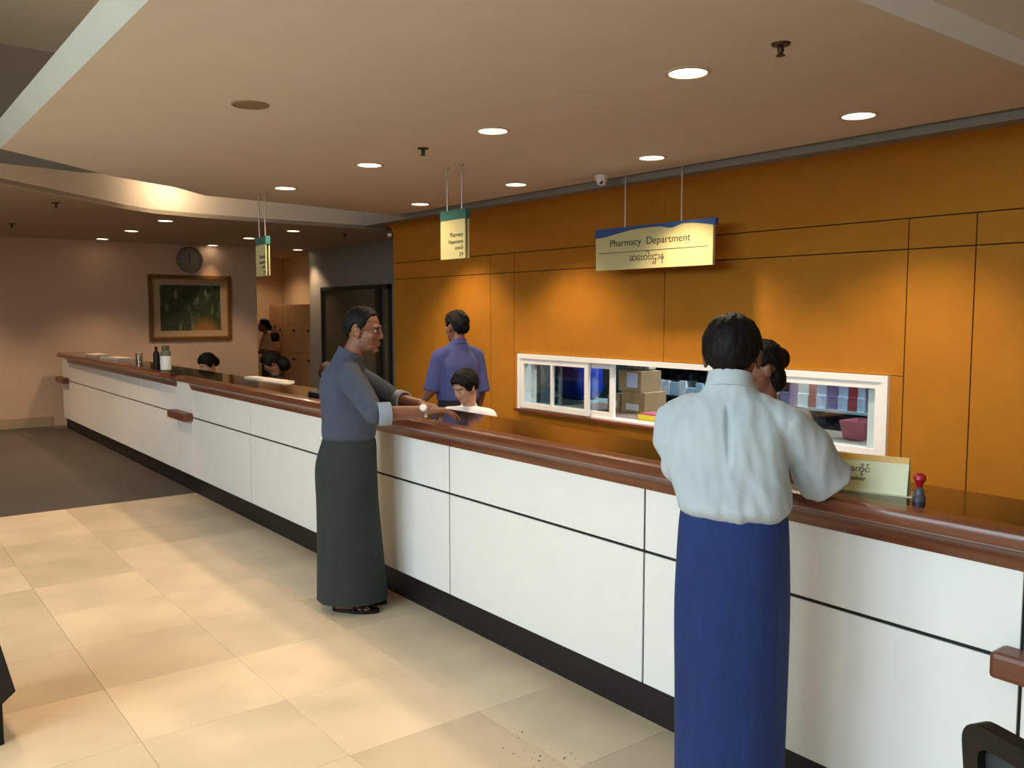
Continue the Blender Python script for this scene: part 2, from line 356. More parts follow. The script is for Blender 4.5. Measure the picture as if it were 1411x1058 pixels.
# ------------------------------------------------------------------ reception counter
ct = setp(empty('reception_counter', (0, 0, 0)), 'long white panelled reception counter with red brown wooden moulding and black toe kick', 'counter')
ZT = 1.086
runs = [[-13.2, -12.03, -10.79, -9.576, -8.359], [-7.918, -6.538, -5.148, -3.756, -2.363, -0.967], [-0.526, 0.86, 2.25]]
pils = [(-13.64, -13.2), (-8.359, -7.918), (-0.967, -0.526)]
XA, XB = -13.64, 2.25
boxes('carcass', [((XA, YP+0.009, 0.166), (XB, YP+0.04, 1.05))], M_BLACKGAP, ct)
box('toe_kick', (XA, YP+0.035, 0.0), (XB, YP+0.055, 0.17), M_TOE, ct)
g = 0.005
for r in runs:
    for a, b in zip(r, r[1:]):
        box('panel', (a+g, YP, 0.165), (b-g, YP+0.008, 0.698), M_PANEL, ct, 0.001)
        box('panel', (a+g, YP, 0.710), (b-g, YP+0.008, 0.99), M_PANEL, ct, 0.002)
    YN = 2.35
    prof = [(YP+0.03, 0.955), (YP-0.004, 0.955), (YP-0.006, 0.966)]
    for t in range(0, 9):
        th = math.pi/2*t/8
        prof.append((YP-0.012-0.105*(1-math.cos(th)), 0.968+0.068*math.sin(th)))
    prof += [(YN+0.012, 1.040), (YN+0.003, 1.045), (YN, 1.055), (YN, 1.072), (YN+0.004, 1.083), (YN+0.016, 1.090), (YN+0.085, 1.090), (YN+0.089, 1.087), (YN+0.089, 1.06), (YP+0.03, 1.06)]
    prism('moulding', prof, r[0], r[-1]+(0.12 if r[-1] > -1 else 0), M_WOOD, ct, 'YZ', True, 25)
for a, b in pils:
    p = box('pilaster', (a+g, YP, 0.165), (b-g, YP+0.008, 1.06), M_PANEL, ct, 0.002)
    box('bumper_block', (a-0.05, YP-0.085, 0.668), (b+0.0, YP+0.01, 0.742), M_BLOCK, p, 0.014)
boxes('desk', [((XA, YP+0.25, 0.70), (XB, 3.02, 0.735))], mat('desk_laminate', '#5c4632', 0.5), ct)
boxes('upstand', [((XA, 2.76, 0.735), (XB, 2.785, 1.05))], M_WOOD, ct)
bm = bmesh.new()
setp(box('granite_worktop', (XA, 2.441, 1.058), (XB, 2.805, ZT), M_GRANITE, None, 0.003), 'polished dark brown granite worktop along the top of the counter', 'worktop'); bm.free()

# ------------------------------------------------------------------ recessed downlights
M_LAMP = emis('lamp_disc', '#ffe9c8', 9.0); M_RIM = mat('light_rim', '#cdbfae', 0.4)
def spot(parent, loc, power, color=WARM, ang=125, blend=0.6, rad=0.07, direction=(0, 0, -1)):
    l = bpy.data.lights.new('lamp', 'SPOT'); l.energy = power; l.color = color; l.spot_size = math.radians(ang); l.spot_blend = blend; l.shadow_soft_size = rad
    o = bpy.data.objects.new('lamp', l); COL.objects.link(o); o.parent = parent; o.location = loc
    o.rotation_euler = Vector(direction).to_track_quat('-Z', 'Y').to_euler()
    return o
def downlight(x, y, z, r, power, label, group, ang=100, aim=(0, 0, -1)):
    t = setp(empty('downlight', (x, y, z)), label, 'ceiling light', group)
    lathe('trim_ring', [(r, 0.004), (r, -0.006), (r+0.012, -0.007), (r+0.022, -0.003), (r+0.022, 0.002), (r, 0.004)], M_RIM, t, 32)
    lathe('diffuser', [(0, 0.002), (r, 0.002), (r, -0.001), (0, -0.001)], M_LAMP, t, 32)
    spot(t, (0, 0, -0.03), power, (1.0, 0.72, 0.45) if z > 3 else ((1.0, 0.68, 0.42) if z < ZC-0.01 else WARM), ang=ang, direction=aim)
gA = 'recessed downlights in the dropped ceiling'
ordn = ['nearest', 'second nearest', 'third nearest', 'farthest']
for k, (x, y) in enumerate([(948, 100), (679, 180), (509, 227), (393, 259)]):
    p = onZ(x, y, ZC); downlight(p[0], p[1], ZC, 0.088, SPOT_MAIN, 'lit round downlight in the ceiling row above the counter, %s to the viewer' % ordn[k], gA, 142)
for k, (x, y) in enumerate([(1183, 159), (898, 217), (711, 254), (579, 281)]):
    p = onZ(x, y, ZC); downlight(p[0], p[1], ZC, 0.088, SPOT_WALL, 'lit round downlight in the ceiling row beside the ochre wall, %s to the viewer' % ordn[k], gA, 104)
gB = 'recessed downlights in the lower far ceiling'
labs = ['leftmost trio, nearest the bright curved fascia', 'leftmost trio, middle one', 'leftmost trio, nearest the far wall', 'beside the rods of the narrow hanging sign', 'second row above the painting clock', 'second row right of the small hanging sign', 'just in front of the alcove']
for (x, y), l in zip([(228, 304), (181, 318), (141, 329), (343, 328), (293, 338), (404, 318), (410, 344)], labs):
    p = onZ(x, y, ZL); downlight(p[0], p[1], ZL, 0.08, SPOT_LOW, 'small lit downlight in the lower far ceiling, '+l, gB, 78, (0.35, 0, -1) if p[0] < -13 else ((-0.5, 0, -1) if p[0] < -11.4 else (0, 0, -1)))
gC = 'downlights in the higher ceiling out of view'
for k, x in enumerate([-6.6, -5.3, -4.0, -2.7]):
    downlight(x, 0.245, ZU, 0.088, SPOT_UP, 'downlight in the higher ceiling beside the dropped plate, number %s from the carpet' % ['one', 'two', 'three', 'four', 'five'][k], gC, 130)
for k, x in enumerate([-9.6, -11.4, -13.0]):  # unseen lamps added to warm the far counter panels
    downlight(x, 1.05-0.1*k, ZL, 0.08, SPOT_LOW*1.4, 'added unseen downlight in the lower far ceiling over the carpet, %s from the tiles' % ['first', 'second', 'third'][k], gB, 105)
# alcove downlight
downlight(-15.6, 6.2, ZL, 0.07, 45, 'downlight inside the locker alcove', gB, 140)
# cove spotlight washing the curved fascia
cv = setp(empty('cove_spotlight', (-9.46, 2.95, 3.02)), 'small spotlight hidden above the ceiling plate washing the curved fascia', 'spotlight')
lathe('housing', [(0, 0), (0.05, 0), (0.05, 0.10), (0.03, 0.12), (0, 0.12)], M_RIM, cv, 20)
tube('stem', [(0, 0, 0.1), (0, 0, ZU-3.02)], 0.012, M_RIM, cv)
l_ = bpy.data.lights.new('lamp', 'POINT'); l_.energy = 22; l_.color = (1.0, 0.76, 0.5); l_.shadow_soft_size = 0.04
o = bpy.data.objects.new('lamp', l_); COL.objects.link(o); o.parent = cv; o.location = (0, 0, -0.06)
# dispensary tube lights
for k, x in enumerate((-5.6, -3.2)):
    t = setp(empty('tube_light', (x, 7.0, 2.88)), 'fluorescent tube light on the dispensary ceiling, %s' % ['left one', 'right one'][k], 'ceiling light', 'dispensary tube lights')
    box('fixture', (-0.6, -0.06, -0.03), (0.6, 0.06, 0.02), M_WHITE, t)
    box('tube', (-0.58, -0.02, -0.06), (0.58, 0.02, -0.03), emis('tube_glow', '#e6f4ff', 8.0), t)
    a = area('tube_area', (0, 0, -0.08), (1.2, 0.2), 110, (0.72, 0.90, 1.0), (0, 0, -1)); a.parent = t

# ------------------------------------------------------------------ ceiling fittings
sp = onZ(345, 144, ZC)
t = setp(empty('ceiling_speaker', (sp[0], sp[1], ZC)), 'round brown speaker grille flush in the dropped ceiling', 'speaker')
lathe('grille', [(0, -0.006), (0.085, -0.005), (0.09, 0.0), (0, 0.0)], mat('speaker_grille', '#8a7860', 0.7, 0.2, 150), t, 32)
lathe('rim', [(0.088, -0.001), (0.09, -0.008), (0.098, -0.006), (0.1, 0.0)], mat('speaker_rim', '#978468', 0.6), t, 32)
M_BRASS = mat('dark_brass', '#4a3a2a', 0.4, 0.1, 10, metal=0.7)
def sprinkler(x, y, z, lab, s=1.0):
    t = setp(empty('sprinkler', (x, y, z)), lab, 'sprinkler', 'ceiling sprinklers')
    lathe('escutcheon', [(0, 0), (0.04*s, 0), (0.036*s, -0.008), (0.012, -0.014), (0, -0.014)], M_BRASS, t, 20)
    lathe('body', [(0, -0.01), (0.012*s, -0.012), (0.014*s, -0.03), (0.008*s, -0.045), (0, -0.045)], M_BRASS, t, 14)
    lathe('deflector', [(0, -0.046), (0.018*s, -0.046), (0.020*s, -0.050), (0, -0.052)], M_BRASS, t, 16)
for (x, y, z, l) in [(1076, 60, ZC, 'dark brass sprinkler in the dropped ceiling nearest the viewer, right of the large downlight'), (583, 204, ZC, 'dark brass sprinkler above the pharmacy hanging sign rods'), (77, 279, ZL, 'small dark sprinkler on the lower far ceiling left of the bright fascia'), (16, 308, ZL, 'small dark sprinkler on the lower far ceiling at the left edge'), (475, 322, ZL, 'small dark sprinkler on the lower ceiling above the dark door')]:
    p = onZ(x, y, z); sprinkler(p[0], p[1], z, l)
p = onZ(829, 242, ZC)
t = setp(empty('dome_camera', (p[0], p[1], ZC)), 'small white dome security camera at the ceiling edge', 'security camera')
lathe('base', [(0, 0), (0.055, 0), (0.055, -0.02), (0.045, -0.03), (0, -0.03)], M_WHITE, t, 24)
lathe('dome', [(0.045, -0.03), (0.043, -0.05), (0.032, -0.07), (0.015, -0.08), (0, -0.082)], M_WHITE, t, 24)
lathe('lens', [(0, 0), (0.018, 0), (0.016, 0.012), (0, 0.014)], M_BLACK, t, 18, (0.018, -0.032, -0.055), 'Y')

# ------------------------------------------------------------------ hanging signs
M_CREAM = mat('cream_sign', '#c4ba84', 0.4, 0.03, 4); M_BLUE = mat('sign_blue', '#2c4d84', 0.45); M_TEALS = mat('sign_teal', '#1f5c56', 0.45); M_INK = mat('ink', '#3a3a28', 0.7)
RX = (math.pi/2, 0, 0)
def rod(p, x, y, z0, z1):
    r = tube('rod', [(x, y, z0), (x, y, z1)], 0.006, M_METAL, p, 10)
    lathe('ceiling_cup', [(0, 0), (0.018, 0), (0.012, -0.02), (0.006, -0.03), (0, -0.03)], M_METAL, r, 14, (x, y, z1))
# big sign
sg = setp(empty('hanging_sign', (-4.815, YE, 1.997)), 'long cream hanging sign reading Pharmacy Department with a blue wavy top band', 'sign', 'hanging signs')
W, Hh = 1.25, 0.335
def wave(u):  # lower border of the blue band, height fraction
    k = [(0, .80), (.08, .81), (.2, .87), (.35, .94), (.48, .955), (.58, .945), (.66, .885), (.69, .90), (.75, .965), (.82, .965), (.9, .925), (1, .86)]
    for (a, va), (b, vb) in zip(k, k[1:]):
        if u <= b: return va+(vb-va)*(u-a)/(b-a)
    return .86
us = [i/40 for i in range(41)]
prism('board', [(-W/2+0.008, 0), (W/2, 0), (W/2, Hh), (-W/2, Hh)], -0.012, 0.012, M_CREAM, sg, 'XZ')
prism('blue_band', [(-W/2-0.004+u*(W+0.022), wave(u)*Hh) for u in us]+[(W/2+0.028, Hh+0.006), (-W/2-0.004, Hh+0.006)], -0.0145, 0.0145, M_BLUE, sg, 'XZ')
text('lettering', 'Pharmacy  Department', (-0.02, -0.0135, 0.190), 0.082, M_INK, sg, RX, sx=1.12)
box('rule', (-W/2+0.04, -0.0135, 0.137), (W/2-0.05, -0.012, 0.142), M_INK, sg)
text('lettering', 'ဆေးဝါးဌာန', (-0.04, -0.0135, 0.065), 0.075, M_INK, sg, RX)
rod(sg, -0.29, 0, Hh, 2.86-1.997); rod(sg, 0.31, 0, Hh, 2.86-1.997)
# small signs
def small_sign(px_a, rz, zb, lab, wd=0.33, hh=0.365):
    t = setp(empty('hanging_sign', (px_a[0], px_a[1], zb), rz), lab, 'sign', 'hanging signs')
    for y0, y1, n in ((-0.020, -0.010, 'front_board'), (0.010, 0.020, 'rear_board')):
        b = box(n, (-wd/2, y0, 0), (wd/2, y1, hh*0.80), M_CREAM, t, 0.002)
    prism('top_band', [(-wd/2, -0.022), (wd/2+0.012, -0.022), (wd/2+0.012, 0.022), (-wd/2, 0.022)], hh*0.80, hh, M_TEALS, t)
    for x_ in (-0.105, 0.105): box('spacer', (x_-0.005, -0.010, 0.05), (x_+0.005, 0.010, 0.06), M_METAL, t)
    for s_, z_, sz in (('Pharmacy', 0.165, 0.046), ('Department', 0.115, 0.04), ('ဆေးဝါး', 0.07, 0.034), ('ဌာန', 0.03, 0.032)):
        text('lettering', s_, (wd/2-0.02, -0.021, z_), sz, M_INK, t, RX, 'RIGHT')
    rod(t, -0.098, 0, hh, ZC-zb); rod(t, 0.098, 0, hh, ZC-zb)
small_sign((-5.53, 3.728), 0.0, 2.05, 'cream and teal hanging sign above the walking man in purple')
small_sign((-8.02, 3.22), math.radians(-6), 1.99, 'cream and green hanging sign near the alcove, narrow and farthest away')

# ------------------------------------------------------------------ painting and clock on the far wall
pt = setp(empty('framed_painting', (XF, 4.42, 1.715)), 'framed dark green landscape painting with a cream mat on the far wall', 'painting')
M_FR = mat('gilt_brown_frame', '#6e4a22', 0.4, 0.2, 12); M_MAT = mat('mat_board', '#b59a78', 0.8, 0.05)
w2_, h2_ = 0.635, 0.51
def frame_ring(name, ow, oh, iw, ih, x0, x1, m, p):
    return boxes(name, [((x0, -ow, ih), (x1, ow, oh)), ((x0, -ow, -oh), (x1, ow, -ih)), ((x0, -ow, -ih), (x1, -iw, ih)), ((x0, iw, -ih), (x1, ow, ih))], m, p)
frame_ring('frame', w2_, h2_, w2_-0.055, h2_-0.055, 0, 0.05, M_FR, pt)
frame_ring('inner_slip', w2_-0.055, h2_-0.055, w2_-0.07, h2_-0.07, 0, 0.04, mat('gilt_slip', '#a07c3c', 0.35), pt)
frame_ring('mat_board', w2_-0.07, h2_-0.07, w2_-0.165, h2_-0.155, 0, 0.025, M_MAT, pt)
ma = bpy.data.materials.new('landscape_art'); ma.use_nodes = True
nt = ma.node_tree; N = nt.nodes; L = nt.links; b = N['Principled BSDF']; b.inputs['Roughness'].default_value = 0.5
tc = N.new('ShaderNodeTexCoord'); n1 = N.new('ShaderNodeTexNoise'); n1.inputs['Scale'].default_value = 7; n1.inputs['Detail'].default_value = 6; L.new(tc.outputs['Object'], n1.inputs['Vector'])
r1 = N.new('ShaderNodeValToRGB'); r1.color_ramp.elements[0].color = lin('#10180f')+(1,); r1.color_ramp.elements[1].color = lin('#46552f')+(1,); L.new(n1.outputs['Fac'], r1.inputs[0])
mpn = N.new('ShaderNodeMapping'); mpn.inputs['Scale'].default_value = (1, 9, 2.8); mpn.inputs['Rotation'].default_value = (0.12, 0, 0); L.new(tc.outputs['Object'], mpn.inputs[0])
n2 = N.new('ShaderNodeTexNoise'); n2.inputs['Scale'].default_value = 1.6; L.new(mpn.outputs[0], n2.inputs['Vector'])
r2 = N.new('ShaderNodeValToRGB'); r2.color_ramp.elements[0].position = 0.58; r2.color_ramp.elements[1].position = 0.75; L.new(n2.outputs['Fac'], r2.inputs[0])
mx = N.new('ShaderNodeMix'); mx.data_type = 'RGBA'; L.new(r2.outputs[0], mx.inputs[0]); L.new(r1.outputs[0], mx.inputs[6]); mx.inputs[7].default_value = lin('#7d8568')+(1,)
vm = N.new('ShaderNodeVectorMath'); vm.operation = 'SUBTRACT'; vm.inputs[1].default_value = (0.02, 0.22, -0.36); L.new(tc.outputs['Object'], vm.inputs[0])
vm2 = N.new('ShaderNodeVectorMath'); vm2.operation = 'MULTIPLY'; vm2.inputs[1].default_value = (0, 1.0, 1.1); L.new(vm.outputs[0], vm2.inputs[0])
vl = N.new('ShaderNodeVectorMath'); vl.operation = 'LENGTH'; L.new(vm2.outputs[0], vl.inputs[0])
r3 = N.new('ShaderNodeValToRGB'); r3.color_ramp.elements[0].position = 0.12; r3.color_ramp.elements[0].color = (1, 1, 1, 1); r3.color_ramp.elements[1].position = 0.26; r3.color_ramp.elements[1].color = (0, 0, 0, 1); L.new(vl.outputs['Value'], r3.inputs[0])
mx2 = N.new('ShaderNodeMix'); mx2.data_type = 'RGBA'; L.new(r3.outputs[0], mx2.inputs[0]); L.new(mx.outputs[2], mx2.inputs[6]); mx2.inputs[7].default_value = lin('#8a6428')+(1,)
L.new(mx2.outputs[2], b.inputs['Base Color'])
box('canvas', (0.0, -w2_+0.16, -h2_+0.15), (0.012, w2_-0.16, h2_-0.15), ma, pt)
ck = setp(empty('wall_clock', (XF, 4.425, 2.47)), 'round grey brown wall clock above the painting', 'clock')
lathe('rim', [(0.17, 0.0), (0.205, 0.0), (0.205, 0.03), (0.19, 0.04), (0.17, 0.03)], mat('clock_rim', '#7b6c5a', 0.5), ck, 40, axis='X')
lathe('face', [(0, 0.015), (0.172, 0.015), (0.172, 0.0), (0, 0.0)], mat('clock_face', '#8f8270', 0.6), ck, 40, axis='X')
M_HANDS = mat('clock_hands', '#4a4034', 0.6)
box('hand', (0.018, -0.008, -0.02), (0.022, 0.008, 0.11), M_HANDS, ck); box('hand', (0.023, -0.006, -0.09), (0.026, 0.006, 0.02), M_HANDS, ck)
for k in range(12):
    an = k*math.pi/6; o = box('hour_mark', (0.016, -0.006, 0.135), (0.019, 0.006, 0.158), M_HANDS, ck); o.rotation_euler = (an, 0, 0)

# ------------------------------------------------------------------ lockers in the alcove
lk = setp(empty('locker_cabinet', (-15.15, 6.55, 0)), 'tall light wood locker cabinet in the alcove', 'cabinet')
M_LK = mat('locker_wood', '#b5895c', 0.5, 0.12, 3, stretch=(6, 6, 0.6))
box('body', (-0.92, 0.02, 0), (0.92, 0.44, 1.79), M_LK, lk, 0.004)
for i in range(3):
    for j in range(2):
        x0 = -0.92+i*0.6133; z0 = 0.06+j*0.86
        d = box('door', (x0+0.006, 0, z0+0.005), (x0+0.607, 0.02, z0+0.855), M_LK, lk, 0.003)
        hz = 1.32 if j else 0.80
        lathe('knob', [(0, 0.0), (0.02, 0.0), (0.02, -0.025), (0, -0.03)], M_BLACK, d, 14, (x0+0.53, 0, hz), 'Y')
hb = setp(empty('hanging_bag', (-15.55, 6.43, 1.10)), 'small dark bag hanging from a locker handle', 'bag')
lathe('pouch', [(0, 0), (0.08, 0.01), (0.10, 0.08), (0.07, 0.16), (0, 0.18)], M_BLACK, hb, 16)
tube('strap', [(-0.06, 0, 0.15), (-0.02, 0, 0.30), (0.05, 0, 0.30), (0.06, 0, 0.14)], 0.008, M_BLACK, hb)

# ------------------------------------------------------------------ things on the counter
# name card
M_CLEAR = mat('card_yellow', '#d6d3a2', 0.35, 0.03, 5)
pa, pb = onZ(1160, 672, ZT), onZ(1252, 682, ZT)
an = math.atan2(pb[1]-pa[1], pb[0]-pa[0]); wdc = 0.30
nc = setp(empty('name_card', (pb[0]-wdc/2*math.cos(an), pb[1]-wdc/2*math.sin(an), ZT), an), 'pale yellow tent name card standing on the granite beside the man in the pale shirt', 'name card')
bm = bmesh.new()
for s in (-1, 1):
    q = [bm.verts.new(p) for p in ((-wdc/2+0.0, s*0.035, 0), (wdc/2-0.012*0, s*0.035, 0), (wdc/2, s*0.004, 0.115), (-wdc/2, s*0.004, 0.115))]
    q2 = [bm.verts.new((v.co.x, v.co.y-s*0.003, v.co.z)) for v in q]
    bm.faces.new(q); bm.faces.new(q2)
    for i in range(4): bm.faces.new((q[i], q[(i+1) % 4], q2[(i+1) % 4], q2[i]))
finish(bm, 'board', M_CLEAR, nc)
tilt = math.atan2(0.031, 0.115); RXT = (math.pi/2-tilt, 0, 0)
def onface(u, v, off=0.001): return (u, -0.035+0.031*v/0.115-off*math.cos(tilt), v+off*math.sin(tilt))
o = box('yellow_band', (-wdc/2, -0.001, 0.0), (wdc/2, 0.001, 0.018), mat('band_gold', '#d9a520', 0.4), nc); o.location = onface(0, 0.097); o.rotation_euler = (-tilt, 0, 0)
text('lettering', 'ငွေကိုင်', onface(0.0, 0.062, 0.0015), 0.026, M_INK, nc, RXT)
text('lettering', 'Cashier', onface(0.0, 0.036, 0.0015), 0.018, M_INK, nc, RXT)
box('base_strip', (-wdc/2, -0.04, 0.0), (wdc/2+0.02, 0.04, 0.003), mat('acrylic_base', '#c9c49a', 0.2), nc)
# rubber stamp
p = onZ(1266, 690, ZT)
st = setp(empty('rubber_stamp', (p[0]+0.0, p[1], ZT)), 'small rubber stamp with a red knob handle on the granite', 'stamp'); st.scale = (0.85, 0.85, 0.85)
lathe('stamp_body', [(0, 0), (0.022, 0), (0.022, 0.018), (0.018, 0.022), (0.016, 0.04), (0.010, 0.048), (0, 0.048)], mat('stamp_grey', '#4a4a52', 0.4), st, 18)
lathe('knob', [(0, 0.045), (0.009, 0.045), (0.012, 0.06), (0.022, 0.078), (0.020, 0.092), (0.010, 0.098), (0, 0.098)], mat('stamp_red', '#a8161e', 0.3), st, 18)
# bottles
p = onZ(216, 509, ZT)
bt = setp(empty('bottle', (p[0], p[1], ZT)), 'slim black bottle on the counter beside the white labelled dispenser', 'bottle')
lathe('bottle_body', [(0, 0), (0.03, 0), (0.03, 0.15), (0.022, 0.18), (0, 0.18)], M_BLACK, bt, 18)
lathe('cap', [(0.012, 0.18), (0.014, 0.20), (0.014, 0.225), (0, 0.228)], M_BLACK, bt, 14)
p = onZ(229, 512, ZT)
bt = setp(empty('hand_gel_bottle', (p[0], p[1], ZT)), 'green topped bottle with a white label on the counter near the pilaster', 'bottle')
lathe('bottle_body', [(0, 0), (0.045, 0), (0.048, 0.01), (0.048, 0.18), (0.03, 0.205), (0, 0.205)], mat('olive_bottle', '#5d6248', 0.35), bt, 20)
lathe('label_sleeve', [(0.0485, 0.02), (0.0495, 0.02), (0.0495, 0.15), (0.0485, 0.15)], mat('label_white', '#d7d9da', 0.5), bt, 20)
lathe('cap', [(0.03, 0.205), (0.034, 0.206), (0.034, 0.245), (0, 0.25)], mat('cap_olive', '#474b33', 0.4), bt, 16)
p = onZ(192, 499, ZT)
bt = setp(empty('clear_cup', (p[0], p[1], ZT)), 'small clear plastic cup with sticks on the far counter', 'cup')
lathe('cup_body', [(0, 0), (0.035, 0), (0.045, 0.10), (0.043, 0.10), (0.033, 0.004), (0, 0.004)], glass('clear_plastic', (0.9, 0.9, 0.88), 0.25), bt, 18)
for k in range(3): tube('stick', [(0.01*(k-1), 0.005*k, 0.01), (0.03*(k-1), 0.01*k, 0.18)], 0.003, mat('stick', '#b9a58c', 0.6), bt, 6)
for k, (x, y, l) in enumerate([(135, 491, 'farthest'), (160, 495, 'nearer the clear cup')]):
    p = onZ(x, y, ZT)
    ps = setp(empty('paper_stack', (p[0], p[1], ZT), 0.1*k), 'stack of white papers in a clear tray on the far counter, '+l, 'papers', 'papers on the far counter')
    boxes('tray', [((-0.34, -0.1, 0), (0.34, 0.1, 0.004))], mat('tray_clear', '#cbb9a6', 0.2), ps)
    for j in range(4): box('sheet', (-0.32+0.01*j, -0.09, 0.004+0.006*j), (0.30+0.012*j, 0.088, 0.010+0.006*j), mat('paper', '#e2d2c0', 0.7), ps)
p = onZ(377, 524, ZT)
ps = setp(empty('paper_tray', (p[0], p[1]-0.02, ZT), 0.05), 'white paper lying on the counter below the alcove', 'papers')
box('sheet', (-0.42, -0.05, 0), (0.30, 0.06, 0.012), mat('paper', '#e2d2c0', 0.7), ps); box('sheet', (-0.1, -0.08, 0.0), (0.42, 0.0, 0.006), MATS['paper'], ps)
p = onZ(436, 546, ZT)
cr_ = setp(empty('card_reader', (p[0], p[1]+0.02, ZT)), 'small dark desk terminal on the granite left of the man in grey', 'card reader')
bm = bmesh.new(); bbox(bm, (-0.07, -0.05, 0), (0.07, 0.05, 0.03), 0.006); finish(bm, 'base', M_BLACK, cr_)
o = box('screen', (-0.065, -0.012, 0), (0.065, 0.008, 0.07), mat('terminal_grey', '#4d473e', 0.4), cr_, 0.004); o.location = (0, 0.02, 0.02); o.rotation_euler = (-0.5, 0, 0)

# ------------------------------------------------------------------ dispensary contents (seen through the serving window)
def prect(name, x0, y0, x1, y1, Y, dep, m, label=None, cat=None, group=None, bev=0.004, parent=None):
    a = onY(x0, y1, Y); b_ = onY(x1, y0, Y)
    o = box(name, (0, 0, 0), (b_[0]-a[0], dep, b_[2]-a[2]), m, None, bev); o.location = (a[0], Y, a[2])
    if label: setp(o, label, cat, group)
    return o
tb = setp(empty('work_table', (-5.2, 6.0, 0)), 'dispensary work table behind the serving window', 'table')
box('table_top', (-1.6, -0.35, 0.64), (3.0, 0.45, 0.68), mat('table_wood', '#9c7a66', 0.5), tb)
for x in (-1.5, 2.9):
    for y in (-0.3, 0.4): box('leg', (x-0.03, y-0.03, 0), (x+0.03, y+0.03, 0.64), M_METAL, tb)
def carton(x0, x1, zb, h, y, dep, m, label, group, lab=None):
    c = setp(empty('carton', ((x0+x1)/2, y, zb)), label, 'box', group); wd = x1-x0
    box('carton_body', (-wd/2, 0, 0), (wd/2, dep, h), m, c, 0.003)
    if lab: box('printed_label', (-wd/2+wd*lab[0], -0.002, h*lab[1]), (-wd/2+wd*lab[2], 0.0, h*lab[3]), mat(lab[4], lab[5], 0.5), c)
    return c
YB = 6.05
def xz(x, y, Y): q = onY(x, y, Y); return q[0], q[2]
x0, _ = xz(856, 575, YB); x1, _ = xz(888, 575, YB)
carton(x0, x1, 0.681, 0.20, YB, 0.3, M_CARD, 'brown cardboard box at the bottom of the stack on the dispensary table', 'dispensary cardboard boxes', (0.2, 0.12, 0.75, 0.42, 'label_white', '#d7d9da'))
x0, _ = xz(851, 550, YB); x1, _ = xz(882, 550, YB)
carton(x0, x1, 0.882, 0.20, YB+0.01, 0.28, M_CARD, 'brown cardboard box with a pale sticker, on top of another box', 'dispensary cardboard boxes', (0.38, 0.2, 0.85, 0.92, 'label_lilac', '#c2c6e4'))
x0, _ = xz(839, 575, YB); x1, _ = xz(855, 575, YB)
carton(x0, x1, 0.681, 0.16, YB-0.02, 0.2, M_CARD, 'small brown box left of the stacked cardboard boxes', 'dispensary cardboard boxes', (0.3, 0.2, 0.8, 0.6, 'label_white', '#d7d9da'))
pbg = setp(empty('paper_rolls', (x0+0.15, YB+0.12, 1.092)), 'pale paper bundles leaning on top of the cardboard boxes', 'papers')
for k in range(4):
    o = box('bundle', (-0.03, 0, 0), (0.03, 0.10, 0.26), mat('pale_bundle', '#b9b3a4', 0.8), pbg, 0.006); o.location = (0.02+0.075*k, 0, 0); o.rotation_euler = (0, -0.25, 0)
x0, _ = xz(889, 580, 5.72); x1, _ = xz(925, 580, 5.72)
tr = setp(empty('medicine_tray', ((x0+x1)/2, 5.72, 0.686)), 'yellow plastic tray with pink contents on the serving sill', 'tray')
boxes('tray_body', [((-0.16, -0.1, 0), (0.16, 0.1, 0.006)), ((-0.16, -0.1, 0), (0.16, -0.094, 0.055)), ((-0.16, 0.094, 0), (0.16, 0.1, 0.055)), ((-0.16, -0.1, 0), (-0.154, 0.1, 0.055)), ((0.154, -0.1, 0), (0.16, 0.1, 0.055))], mat('tray_yellow', '#d6c42c', 0.4), tr)
box('pink_packet', (-0.14, -0.085, 0.01), (0.14, 0.085, 0.07), mat('packet_pink', '#d05a70', 0.5), tr, 0.01)
# blue bag
bb = setp(empty('blue_sack', (0, 0, 0)), 'large shiny blue plastic sack behind the left window pane', 'sack')
a_ = onY(757, 566, 6.3); b_ = onY(801, 500, 6.3)
bm = bmesh.new(); bmesh.ops.create_icosphere(bm, subdivisions=4, radius=1.0)
for v in bm.verts:
    c = v.co.copy(); q = Vector([math.copysign(abs(t)**0.55, t) for t in c])
    q *= 1+0.05*noise.noise(c*5)+0.03*noise.noise(c*13)
    v.co = Vector(((a_[0]+b_[0])/2+q.x*(b_[0]-a_[0])/2, 6.5+q.y*0.2, 0.685+(q.z+1)*0.5*(b_[2]-0.68)))
finish(bm, 'sack_body', mat('blue_plastic', '#1c3fae', 0.3, 0.25, 8, bump=0.3, bscale=18), bb, True)
box('pallet', (a_[0]-0.05, 6.35, 0.62), (b_[0]+0.05, 6.75, 0.69), mat('pale_shelf', '#b9c4c4', 0.5), bb)
prect('steel_locker', 716, 490, 745, 600, 6.9, 0.5, mat('steel_locker', '#7d8084', 0.4, 0.1), 'grey steel locker behind the left window pane', 'locker')
# shelf units
M_SHF = mat('shelf_white', '#b8c6c8', 0.5); M_SHD = mat('shelf_dark', '#20282c', 0.5)
def shelf_unit(x0, x1, y, zs, m, back, label):
    s = setp(empty('shelf_unit', ((x0+x1)/2, y, 0)), label, 'shelf', 'dispensary shelves'); h = (x1-x0)/2
    for z in zs: box('shelf_board', (-h, 0, z-0.025), (h, 0.4, z), m, s)
    for x in (-h, h): box('upright', (x-0.015, 0, 0), (x+0.015, 0.4, 2.0), m, s)
    box('back_panel', (-h, 0.4, 0), (h, 0.41, 2.0), back, s)
    return s
YS = 7.3
zsh = onY(1160, 566, YS)[2]
xs0, xs1 = onY(1068, 560, YS)[0], onY(1207, 560, YS)[0]
shelf_unit(xs0, xs1, YS, [0.25, zsh, zsh+0.42], M_SHF, mat('shelf_back_teal', '#3d5c66', 0.7), 'pale medicine shelves behind the right window pane')
xd0, xd1 = onY(898, 540, YS)[0], onY(1045, 540, YS)[0]
